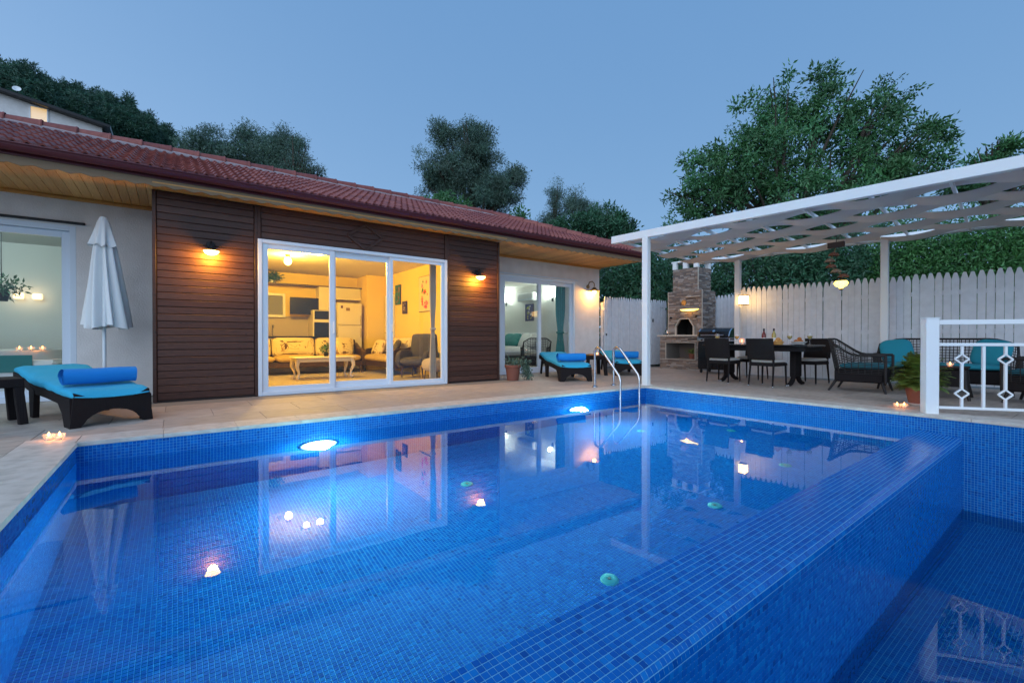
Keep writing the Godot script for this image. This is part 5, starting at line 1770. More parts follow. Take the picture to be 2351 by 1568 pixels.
func tub_chair(called: String, label: String, at: Vector3, turn: float, cushion := true, w := 0.72, back := 0.86, cat := "armchair") -> Node3D:
	# open-weave shell running round back and arms; faces +z
	var o := thing(called, label, cat, at, turn)
	var d := 0.70
	# half outline of the shell from one arm front, round the back, to the other
	var plan := func(u: float) -> Vector2:
		var x := clampf((u - 0.5) * 2.0, -1.0, 1.0)
		var ax := absf(x)
		var sx := signf(x)
		var hw := w * 0.5
		if ax < 0.5:
			var k := ax / 0.5
			return Vector2(sx * (hw - 0.10) * k + sx * 0.10 * pow(k, 6.0), -d * 0.5 + 0.10 * pow(k, 4.0))
		var k2 := (ax - 0.5) / 0.5
		return Vector2(sx * hw, -d * 0.5 + 0.10 + (d - 0.10) * k2)
	var topy := func(u: float) -> float:
		var ax := absf((u - 0.5) * 2.0)
		return lerpf(back, 0.60, smoothstep(0.36, 0.70, ax))
	var lean := func(u: float, w2: float) -> Vector3:
		var p: Vector2 = plan.call(u)
		var y: float = lerpf(0.30, topy.call(u), w2)
		var ax := absf((u - 0.5) * 2.0)
		var out := 0.10 * maxf(0.0, y - 0.30) / 0.56 * smoothstep(0.75, 0.35, ax)
		return Vector3(p.x * (1.0 + 0.05 * w2), y, p.y - out)
	var s := shape()
	lattice(s, lean, int(28 * w / 0.72), 12, 0.0058)
	put("woven_shell", s.done(), mats.rattan, o)
	var rim := []
	for k in 41:
		rim.append(lean.call(k / 40.0, 1.0))
	put("rim", shape().tube(rim, 0.017, 8).done(), mats.rattan, o)
	put("apron", shape().box(Vector3(0, 0.26, 0.0), Vector3(w - 0.02, 0.20, d - 0.06), 0.02).done(), mats.wicker, o)
	for sx: float in [-1, 1]:
		put("front_upright", shape().tube([lean.call(0.5 + sx * 0.5, 0.0) - Vector3(0, 0.14, 0), lean.call(0.5 + sx * 0.5, 1.0)], 0.02, 8).done(), mats.rattan, o)
		for sz: float in [-1, 1]:
			put("leg", shape().tube([Vector3(sx * (w * 0.5 - 0.02), 0.0, sz * (d * 0.5 + (0.05 if sz < 0 else 0.0))), Vector3(sx * (w * 0.5 - 0.05), 0.20, sz * (d * 0.5 - 0.06))], [0.016, 0.024], 8).done(), mats.rattan, o)
	if cushion:
		put("seat_cushion", shape().pillow(Vector3(0, 0.415, 0.03), Vector3(w - 0.06, 0.11, d - 0.10), 0.18).done(), mats.teal_cushion, o)
	else:
		put("seat_cushion", shape().pillow(Vector3(0, 0.40, 0.03), Vector3(w - 0.06, 0.10, d - 0.10), 0.18).done(), mats.beige_cloth, o)
	return o

func build_lounge_set() -> void:
	tub_chair("wicker_armchair", "dark open-weave armchair between the dining table and the wicker sofa", Vector3(9.20, 0, -2.62), 0.12)
	tub_chair("wicker_armchair", "dark open-weave armchair with turquoise seat behind the white railing", Vector3(9.28, 0, -0.60), PI - 0.15)
	var so := tub_chair("wicker_sofa", "dark open-weave sofa with turquoise cushions along the picket fence", Vector3(10.22, 0, -1.82), -PI / 2.0 + 0.12, true, 1.62, 0.86, "sofa")
	for q in [[-0.58, -0.02, 0.5, 0.25], [0.56, -0.05, -0.5, -0.2]]:
		var cu := put("scatter_cushion", shape().pillow(Vector3.ZERO, Vector3(0.46, 0.15, 0.46), 0.55).done(), mats.teal_cushion, so, Vector3(q[0], 0.64, q[1]))
		cu.rotation = Vector3(1.1, q[2], q[3])
	var t := thing("wicker_side_table", "low dark wicker table with splayed legs in front of the sofa", "table", Vector3(9.12, 0, -1.62), 0.1)
	put("tabletop", shape().box(Vector3(0, 0.445, 0), Vector3(0.56, 0.03, 0.56), 0.008).done(), mats.wicker, t)
	for k in 4:
		var an := PI / 4.0 + k * PI / 2.0
		var dd := Vector3(cos(an), 0, sin(an))
		put("leg", shape().tube([dd * 0.42, dd * 0.36 + Vector3(0, 0.2, 0), dd * 0.34 + Vector3(0, 0.43, 0)], [0.018, 0.024, 0.026], 8).done(), mats.rattan, t)
	for k in 4:
		var an2 := k * PI / 2.0
		put("side_panel", shape().box(Vector3(0, 0.30, 0), Vector3(0.44, 0.24, 0.02), 0.004).done(), mats.wicker, t, Vector3(sin(an2) * 0.245, 0, cos(an2) * 0.245), an2)
	tealight(Vector3(9.02, 0.461, -1.52), "tea light on the low wicker table by the sofa", "tea lights on the wicker table")
	tealight(Vector3(9.02, 0.461, -1.76), "tea light on the low wicker table by the sofa", "tea lights on the wicker table")
	# railing of white square tube, set at an angle on the pool corner
	var a := Vector3(7.04, 0, -1.36)
	var dir := Vector3(0.60, 0, 0.80)
	var r := thing("railing", "white steel railing with diamond balusters at the pool corner", "railing", a, -atan2(dir.z, dir.x))
	put("end_post", shape().box(Vector3(0, 0.55, 0), Vector3(0.125, 1.10, 0.125), 0.006).done(), mats.white_paint, r)
	put("post_cap", shape().box(Vector3(0, 1.103, 0), Vector3(0.135, 0.012, 0.135), 0.004).done(), mats.white_paint, r)
	for y in [[1.055, 0.055], [0.80, 0.036], [0.075, 0.03]]:
		put("rail", shape().box(Vector3(1.06, y[0], 0), Vector3(2.0, y[1], 0.04), 0.004).done(), mats.white_paint, r)
	for k in 9:
		var x := 0.30 + 0.197 * k
		if k % 2 == 1:
			put("baluster", shape().box(Vector3(x, 0.436, 0), Vector3(0.028, 0.69, 0.028), 0.003).done(), mats.white_paint, r)
			continue
		var b := shape()
		b.box(Vector3(x, 0.735, 0), Vector3(0.026, 0.10, 0.026), 0.003)
		b.box(Vector3(x, 0.438, 0), Vector3(0.026, 0.29, 0.026), 0.003)
		b.box(Vector3(x, 0.140, 0), Vector3(0.026, 0.10, 0.026), 0.003)
		for y: float in [0.635, 0.240]:
			var q := [Vector3(x, y + 0.055, 0), Vector3(x + 0.066, y, 0), Vector3(x, y - 0.055, 0), Vector3(x - 0.066, y, 0)]
			for m in 4:
				b.bar(q[m], q[(m + 1) % 4], 0.016, 0.016)
		put("diamond_baluster", b.done(), mats.white_paint, r)
	put("end_post", shape().box(Vector3(2.12, 0.55, 0), Vector3(0.125, 1.10, 0.125), 0.006).done(), mats.white_paint, r)

# ------------------------------------------------------------------ sun loungers

func pad_y(z: float) -> float:
	# lying surface of a lounger along its length, foot at z = +0.95, head raised at z = -1.0
	return 0.315 + 0.03 * cos(z * 2.6 + 0.4) + 0.17 * pow(smoothstep(-0.05, -1.05, z), 1.2)

func lounger() -> Node3D:
	var o := thing("sun_lounger", "", "sun lounger")
	for sx: float in [-1, 1]:
		var up := PackedVector2Array()
		var lo := PackedVector2Array()
		for k in 25:
			var z := 0.95 - 1.95 * k / 24.0
			up.append(Vector2(z, pad_y(z) + 0.005))
			var under := pad_y(z) - 0.085
			lo.append(Vector2(z, under))
		lo.reverse()
		up.append_array(lo)
		put("side_rail", shape().prism(up, 0.045, Transform3D(Basis(Vector3(0, 0, 1), Vector3.UP, Vector3(-1, 0, 0)), Vector3(sx * 0.30, 0, 0))).done(), mats.wicker, o)
		# foot-end leg sweeping in from the rail, head-end legs splayed
		var leg := PackedVector2Array([Vector2(0.98, 0.0), Vector2(0.96, 0.28), Vector2(0.50, 0.28), Vector2(0.62, 0.22), Vector2(0.74, 0.12), Vector2(0.80, 0.0)])
		put("leg", shape().prism(leg, 0.05, Transform3D(Basis(Vector3(0, 0, 1), Vector3.UP, Vector3(-1, 0, 0)), Vector3(sx * 0.303, 0, 0))).done(), mats.wicker, o)
		var leg2 := PackedVector2Array([Vector2(-0.20, 0.0), Vector2(-0.16, 0.30), Vector2(-0.36, 0.36), Vector2(-0.34, 0.16), Vector2(-0.32, 0.0)])
		put("leg", shape().prism(leg2, 0.05, Transform3D(Basis(Vector3(0, 0, 1), Vector3.UP, Vector3(-1, 0, 0)), Vector3(sx * 0.303, 0, 0))).done(), mats.wicker, o)
		put("back_prop", shape().bar(Vector3(sx * 0.27, 0.02, -1.0), Vector3(sx * 0.27, 0.40, -0.86), 0.04, 0.07, 0.006).done(), mats.wicker, o)
	var arch := PackedVector2Array([Vector2(-0.335, 0.0), Vector2(-0.30, 0.34), Vector2(-0.16, 0.275), Vector2(0.16, 0.275), Vector2(0.30, 0.34), Vector2(0.335, 0.0), Vector2(0.255, 0.0)])
	for k in range(1, 12):
		var an := PI * k / 12.0
		arch.append(Vector2(cos(an) * 0.235, sin(an) * 0.155))
	arch.append(Vector2(-0.255, 0.0))
	put("foot_panel", shape().prism(arch, 0.045, Transform3D(Basis.IDENTITY, Vector3(0, 0, 0.965))).done(), mats.wicker, o)
	put("head_bar", shape().bar(Vector3(-0.30, 0.455, -0.98), Vector3(0.30, 0.455, -0.98), 0.05, 0.05, 0.01).done(), mats.wicker, o)
	for k in 9:
		var z := 0.8 - 0.2 * k
		put("slat", shape().box(Vector3(0, pad_y(z) - 0.03, z), Vector3(0.58, 0.018, 0.09), 0.004).done(), mats.wicker, o)
	# thick towelling pad lying in the frame
	put("pad", shape().surf(func(u: float, w: float) -> Vector3:
		var an := u * TAU
		var e := pow(maxf(0.0, 1.0 - pow(absf(2.0 * w - 1.0), 14.0)), 0.5)
		var z := 1.00 - 2.04 * w
		var cx := signf(cos(an)) * pow(absf(cos(an)), 0.35)
		var sy := signf(sin(an)) * pow(absf(sin(an)), 0.7)
		var crumple := 0.006 * sin(z * 23.0 + cx * 5.0) * sin(cx * 9.0 + z * 4.0)
		return Vector3(cx * 0.325 * (0.92 + 0.08 * e), pad_y(z) + 0.035 + (sy * 0.055 + crumple) * e - 0.02 * (1.0 - e) - (0.02 * (1.0 - cx * cx) if z > 0.55 else 0.0), z), 36, 40, 1.0, 2.0, true).done(), mats.lounger_pad, o)
	return o

func towel(at: Vector3, turn: float, label: String) -> void:
	var o := thing("rolled_towel", label, "towel", at, turn, "rolled towels on the loungers")
	put("roll", shape().surf(func(u: float, w: float) -> Vector3:
		var th := u * TAU * 3.4
		var r := 0.018 + 0.0215 * u * 3.4 + 0.002 * sin(w * 9.0 + th)
		return Vector3((w - 0.5) * 0.60 + 0.006 * sin(th * 2.0), r * sin(th + 0.6) + 0.086, r * cos(th + 0.6)), 60, 10, 1.0, 0.6, false).done(), mats.towel, o)

func side_table(at: Vector3, turn: float, label: String) -> void:
	var o := thing("side_table", label, "side table", at, turn, "small dark wicker side tables")
	put("tabletop", shape().box(Vector3(0, 0.42, 0), Vector3(0.48, 0.09, 0.48), 0.008).done(), mats.wicker, o)
	for q: Vector2 in [Vector2(1, 1), Vector2(1, -1), Vector2(-1, 1), Vector2(-1, -1)]:
		put("leg", shape().bar(Vector3(q.x * 0.23, 0.0, q.y * 0.23), Vector3(q.x * 0.20, 0.38, q.y * 0.20), 0.07, 0.07, 0.006).done(), mats.wicker, o)

func build_loungers() -> void:
	var set_ := [
		[Vector3(-0.515, 0, -6.16), Vector2(-0.375, -0.927), "brown wicker lounger with blue pad in front of the folded parasol"],
		[Vector3(6.505, 0, -6.61), Vector2(0.4545, -0.891), "brown wicker lounger with blue pad in front of the bedroom door"],
		[Vector3(8.515, 0, -6.91), Vector2(0.60, -0.80), "brown wicker lounger with blue pad by the white wall and fence"]]
	var proto: Node3D
	for k in 3:
		var e: Array = set_[k]
		var away: Vector2 = e[1].normalized()
		# local +z is the foot end: it points against the direction away from the pool
		var turn := atan2(-away.x, -away.y)
		var at: Vector3 = e[0] + Vector3(away.x, 0, away.y) * 0.965
		var o: Node3D
		if k == 0:
			proto = lounger()
			o = proto
			o.position = at
			o.rotation.y = turn
		else:
			o = copy_of(proto, at, turn)
		o.set_meta("label", e[2])
		o.set_meta("group", "wicker sun loungers")
		var zt := 0.62
		towel(at - Vector3(away.x, 0, away.y) * zt + Vector3(0, pad_y(zt) + 0.085, 0), turn + [0.02, 0.05, -0.03][k], ["blue rolled towel on the lounger by the parasol", "blue rolled towel on the lounger at the bedroom door", "blue rolled towel on the lounger nearest the fence corner"][k].replace("nearest the fence corner", "beside the white fence"))
	side_table(Vector3(-1.54, 0, -6.80), 0.35, "small dark wicker table beside the lounger with the parasol")
	side_table(Vector3(8.02, 0, -7.58), -0.45, "small dark wicker table between the two loungers by the fence")
	tealight(Vector3(8.05, 0.4655, -7.48), "tea light on the wicker table between the loungers", "tea lights on the lounger table")
	tealight(Vector3(8.14, 0.4655, -7.56), "tea light on the wicker table between the loungers", "tea lights on the lounger table")
	var tr := thing("wooden_tray", "small wooden tray on the table between the loungers", "tray", Vector3(7.92, 0.4655, -7.62), 0.3)
	put("tray", shape().box(Vector3(0, 0.008, 0), Vector3(0.22, 0.016, 0.14), 0.004).done(), mats.brass, tr)
	put("rim", frame_mesh(-0.11, 0.11, -0.07, 0.07, 0.012, 0.03), mats.brass, tr, Vector3(0, 0.018, 0)).rotation.x = PI / 2.0

# ------------------------------------------------------------------ parasol, ladder, pots, candles

func build_small_things() -> void:
	var u := thing("folded_parasol", "folded off-white parasol standing against the white wall", "parasol", Vector3(-0.77, 0, -8.2))
	put("pole", shape().tube([Vector3(0, 0.05, 0), Vector3(0, 2.44, 0)], 0.021, 12).done(), mats.white_paint, u)
	put("base", shape().lathe([Vector2(0.0, 0.09), Vector2(0.03, 0.09), Vector2(0.04, 0.06), Vector2(0.24, 0.045), Vector2(0.25, 0.0), Vector2(0.0, 0.0)], 28).done(), mats.white_paint, u)
	var folds := func(ang: float, seed2: float) -> float:
		return 0.55 * cos(ang * 8.0 + seed2) + 0.3 * cos(ang * 5.0 + seed2 * 2.3) + 0.15 * cos(ang * 13.0)
	put("canopy", shape().surf(func(a: float, w: float) -> Vector3:
		var ang := a * TAU
		var y := lerpf(2.40, 1.02, w)
		var r: float = lerpf(0.05, 0.215, pow(w, 0.85))
		r += (0.035 + 0.065 * w) * folds.call(ang + 0.35 * w, 0.7) * smoothstep(0.0, 0.25, w) + 0.045 * sin(ang + 2.6) * w
		return Vector3(cos(ang) * r, y - 0.03 * w * sin(ang * 3.0 + 1.0), sin(ang) * r), 120, 30, 2.0, 1.4).done(), mats.parasol_cloth, u)
	put("canopy_inside", shape().surf(func(a: float, w: float) -> Vector3:
		var ang := a * TAU
		var y := lerpf(2.30, 1.03, w)
		var r := lerpf(0.03, 0.150, w) + 0.03 * w * cos(ang * 8.0 + 1.0)
		return Vector3(cos(ang) * r, y, sin(ang) * r), 64, 10, 2.0, 1.4).done(), mats.parasol_cloth, u)
	put("top_vent", shape().surf(func(a: float, w: float) -> Vector3:
		var ang := a * TAU
		var y := lerpf(2.49, 2.12, w)
		var r: float = lerpf(0.042, 0.125, pow(w, 0.7)) + 0.045 * w * w * folds.call(ang, 1.6)
		return Vector3(cos(ang) * r, y - 0.035 * w * (0.5 + 0.5 * sin(ang * 8.0 + 1.0)), sin(ang) * r), 100, 10, 1.0, 0.4).done(), mats.parasol_cloth, u)
	put("finial", shape().lathe([Vector2(0.042, 2.485), Vector2(0.04, 2.50), Vector2(0.0, 2.505)], 14).done(), mats.white_paint, u)
	# pool ladder: two bent tubes and steps under water
	var l := thing("pool_ladder", "bent steel pool ladder rails at the corner by the loungers", "ladder", Vector3(6.27, 0, PZ0))
	for sx: float in [-0.25, 0.25]:
		var p := [Vector3(sx, 0.006, -0.45), Vector3(sx, 0.62, -0.45)]
		for k in range(1, 7):
			var an := PI - (PI * 0.78) * k / 6.0
			p.append(Vector3(sx, 0.62 + 0.09 * sin(an), -0.36 + 0.09 * cos(an)))
		p.append(Vector3(sx, 0.24, 0.10))
		for k in range(1, 4):
			p.append(Vector3(sx, 0.24 - 0.035 * k, 0.10 + 0.03 * sin(k * 0.52)))
		p.append(Vector3(sx, -1.0, 0.135))
		put("rail_tube", shape().tube(p, 0.021, 12).done(), mats.steel, l)
		put("flange", shape().lathe([Vector2(0.022, 0.03), Vector2(0.03, 0.02), Vector2(0.05, 0.006), Vector2(0.052, 0.0)], 18, Transform3D(Basis.IDENTITY, Vector3(sx, 0.006, -0.45))).done(), mats.steel, l)
	for y: float in [-0.42, -0.68, -0.94]:
		put("step", shape().box(Vector3(0, y, 0.135), Vector3(0.47, 0.03, 0.08), 0.008).done(), mats.steel, l)
	# pots
	var p1 := thing("flowerpot", "terracotta flowerpot with trailing plant at the corner of the wooden front", "flowerpot", Vector3(5.66, 0.0, -7.62))
	put("pot", shape().lathe([Vector2(0, 0.0), Vector2(0.12, 0.0), Vector2(0.155, 0.27), Vector2(0.172, 0.275), Vector2(0.172, 0.32), Vector2(0.150, 0.32), Vector2(0.145, 0.29), Vector2(0, 0.28)], 24).done(), mats.terracotta, p1)
	put("soil", shape().lathe([Vector2(0.0, 0.285), Vector2(0.145, 0.287)], 16).done(), mats.soil, p1)
	crown(p1, "foliage", [[Vector3(0.02, 0.36, 0.02), Vector3(0.17, 0.08, 0.17)], [Vector3(0.22, 0.26, 0.12), Vector3(0.12, 0.20, 0.10)], [Vector3(0.28, 0.10, 0.14), Vector3(0.09, 0.11, 0.08)]], 120, leaf_mesh(0.055, 0.026, 6, 0.05), 0.7, 1.3, mats.leaf_olive)
	var p2 := thing("fern_pot", "bushy yellow-green fern in a terracotta pot behind the railing post", "potted plant", Vector3(7.86, 0.0, -1.62))
	put("saucer", shape().lathe([Vector2(0, 0.0), Vector2(0.17, 0.0), Vector2(0.20, 0.03), Vector2(0.19, 0.03), Vector2(0, 0.02)], 26).done(), mats.white_paint, p2)
	put("pot", shape().lathe([Vector2(0, 0.022), Vector2(0.14, 0.022), Vector2(0.19, 0.29), Vector2(0.205, 0.295), Vector2(0.205, 0.345), Vector2(0.185, 0.345), Vector2(0.178, 0.30), Vector2(0, 0.29)], 26).done(), mats.terracotta, p2)
	p2.scale = Vector3.ONE * 0.78
	var frond := frond_mesh()
	var fx := []
	var fc := PackedColorArray()
	for k in 420:
		var an := rng.randf() * TAU
		var lean := rnd(0.0, 1.35)
		var rise := rnd(0.0, 0.36) * cos(lean)
		var b := Basis(Vector3.UP, an) * Basis(Vector3.RIGHT, lean) * Basis.from_scale(Vector3(0.8, rnd(0.4, 0.75), 0.8))
		fx.append(Transform3D(b, Vector3(sin(an) * 0.14 * rng.randf(), 0.30 + rise, cos(an) * 0.14 * rng.randf())))
		var t := rnd(0.6, 1.3)
		fc.append(Color(t * rnd(0.9, 1.25), t, t * 0.9))
	many("fronds", frond, mats.leaf_fern, p2, fx, fc)
	# tea lights along the pool
	for q: Vector3 in [Vector3(-0.80, 0.006, -5.43), Vector3(-0.87, 0.006, -5.46)]:
		tealight(q, "glass tea light at the pool corner by the near lounger", "tea lights at the pool corner by the lounger")
	for q: Vector3 in [Vector3(7.32, 0.0, -1.72), Vector3(7.36, 0.0, -1.66)]:
		tealight(q, "glass tea light on the terrace beside the railing post", "tea lights beside the railing post")
	# cables strung from the pergola post
	var c1 := []
	for k in 15:
		var w := k / 14.0
		c1.append(Vector3(7.09, 2.42, -5.30).lerp(Vector3(8.0, 2.66, -6.1), w) - Vector3(0, 0.42 * sin(w * PI), 0))
	tag(put("cable", shape().tube(c1, 0.011, 6).done(), mats.beige_cloth, self), "pale cable looping down from the pergola roof beside the front post", "cable")
	var c2 := []
	for k in 15:
		var w := k / 14.0
		c2.append(Vector3(7.09, 2.12, -5.30).lerp(Vector3(11.5, 2.22, -7.95), w) - Vector3(0, 0.10 * sin(w * PI), 0))
	tag(put("clothes_line", shape().tube(c2, 0.007, 6).done(), mats.teal_cloth, self), "green line strung from the pergola post to the chimney", "cord")

# ------------------------------------------------------------------ plants

func leaf_mesh(l: float, w: float, count: int, spread: float, sd := 1) -> ArrayMesh:
	var s := shape()
	var r := RandomNumberGenerator.new()
	r.seed = sd * 977 + count
	for k in count:
		var d := Vector3(r.randf_range(-1, 1), r.randf_range(-0.6, 1), r.randf_range(-1, 1)).normalized()
		var o := d * spread * r.randf_range(0.2, 1.0)
		var x := (d + Vector3(r.randf_range(-0.8, 0.8), r.randf_range(-0.9, 0.5), r.randf_range(-0.8, 0.8))).normalized()
		var y := x.cross(Vector3(r.randf_range(-1, 1), r.randf_range(-1, 1), r.randf_range(-1, 1))).normalized()
		var z := x.cross(y)
		var a := o
		var t := o + x * l * r.randf_range(0.75, 1.2) - z * l * 0.12
		var m := o + x * l * 0.45
		s.tri(a, m + y * w * 0.5 + z * w * 0.2, t, z)
		s.tri(a, t, m - y * w * 0.5 + z * w * 0.2, z)
	return s.done()

func frond_mesh() -> ArrayMesh:
	var s := shape()
	var last := Vector3.ZERO
	for k in 15:
		var u := (k + 1) / 15.0
		var p := Vector3(0, 0.52 * u - 0.14 * u * u, 0.16 * u * u)
		var d := (p - last).normalized()
		var sd := Vector3.RIGHT
		s.quad(last - sd * 0.003, last + sd * 0.003, p + sd * 0.002, p - sd * 0.002, Vector3(0, 0, 1))
		var ll := 0.13 * sin(PI * (0.12 + 0.88 * u)) + 0.012
		for side: float in [-1, 1]:
			var tip := p + sd * side * ll + d * ll * 0.55 - Vector3(0, 0.012, 0)
			s.tri(p, p + sd * side * ll * 0.5 + d * 0.032, tip, Vector3(0, 0.2, 1))
			s.tri(p, tip, p + sd * side * ll * 0.55 + d * 0.002, Vector3(0, 0.2, 1))
		last = p
	return s.done()

func in_ball() -> Vector3:
	var d := Vector3(rnd(-1, 1), rnd(-1, 1), rnd(-1, 1))
	while d.length() > 1.0 or d.length() < 0.05:
		d = Vector3(rnd(-1, 1), rnd(-1, 1), rnd(-1, 1))
	return d

func crown(parent: Node, called: String, blobs: Array, count: int, mesh: Mesh, smin: float, smax: float, m: Material, per := 1, tuft := 0.0) -> void:
	# sprigs through the volume of each blob; with per > 1 they gather in tufts of that many, leaving gaps between
	var vol := 0.0
	for b in blobs:
		vol += pow(b[1].x * b[1].y * b[1].z, 0.667)
	var xs := []
	var cs := PackedColorArray()
	for b in blobs:
		var n := int(count * pow(b[1].x * b[1].y * b[1].z, 0.667) / vol / per) + 1
		for k in n:
			var d := in_ball().normalized() * pow(rng.randf(), 0.42)
			d *= 1.0 + 0.22 * sin(d.x * 7.0 + b[0].x * 3.0) * sin(d.y * 6.0 + 1.0) * sin(d.z * 7.0 + b[0].z)
			var t0 := rnd(0.7, 1.25)
			var warm := rnd(0.9, 1.15)
			for q in per:
				var e := Vector3.ZERO
				if per > 1:
					e = in_ball() * tuft * Vector3(1.0, 0.7, 1.0) * rnd(0.6, 1.3)
				xs.append(Transform3D(Basis.from_euler(Vector3(rnd(0, TAU), rnd(0, TAU), rnd(0, TAU))).scaled(Vector3.ONE * rnd(smin, smax)), b[0] + d * b[1] + e))
				var t := t0 * rnd(0.8, 1.2)
				cs.append(Color(t * warm, t, t * rnd(0.85, 1.1)))
	many(called, mesh, m, parent, xs, cs)

func at_px(x: float, y: float, d: float) -> Vector3:
	# point at depth d metres on the sight line through (x, y) of a 2351 px wide print
	var l := (x - 1175.5) / 1046.0
	var s := sin(deg_to_rad(36.5))
	var c := cos(deg_to_rad(36.5))
	return Vector3((s + c * l) * d, 0.87 + (777.0 - y) / 1046.0 * d, (-c + s * l) * d)

# blobs: [x, y, half width, half height] in print pixels at depth d
func tree(called: String, label: String, cat: String, foot: Vector2, d: float, blobs: Array, count: int, mesh: Mesh, smin: float, smax: float, m: Material, depth := 0.8, group := "", per := 12, tuft := 0.0) -> Node3D:
	if tuft == 0.0:
		tuft = d * 0.016
	var at := at_px(foot.x, 777, d)
	at.y = foot.y
	var o := thing(called, label, cat, at, 0.0, group)
	var bl := []
	var k := d / 1046.0
	var low := 1e9
	for b in blobs:
		var c := at_px(b[0], b[1], d + (b[4] if b.size() > 4 else 0.0)) - at
		bl.append([c, Vector3(b[2] * k, b[3] * k, b[2] * k * depth)])
		low = minf(low, c.y)
	var top: Vector3 = bl[0][0]
	var fork := Vector3(top.x * 0.25, maxf(low * 0.55, 0.3), top.z * 0.25)
	var tr := maxf(0.06, top.y * 0.028)
	var trunk := put("trunk", shape().tube([Vector3(0, -0.2, 0), fork * 0.5 + Vector3(0.06, 0, 0), fork], [tr * 1.3, tr, tr * 0.8], 10).done(), mats.bark, o)
	for b in bl:
		var e: Vector3 = b[0] + Vector3(0, b[1].y * 0.35, 0)
		var mid := fork.lerp(e, 0.5) + Vector3(rnd(-0.2, 0.2), 0.15, rnd(-0.2, 0.2)) * tr * 6.0
		put("branch", shape().tube([fork, mid, e], [tr * 0.6, tr * 0.36, tr * 0.08], 7).done(), mats.bark, trunk)
		for q in 3:
			var e2: Vector3 = b[0] + Vector3(rnd(-0.8, 0.8) * b[1].x, rnd(-0.3, 0.8) * b[1].y, rnd(-0.8, 0.8) * b[1].z)
			put("branch", shape().tube([mid, mid.lerp(e2, 0.55) + Vector3(0, 0.1 * tr * 6.0, 0), e2], [tr * 0.28, tr * 0.18, tr * 0.05], 6).done(), mats.bark, trunk)
	crown(o, "crown", bl, count, mesh, smin, smax, m, per, tuft)
	return o

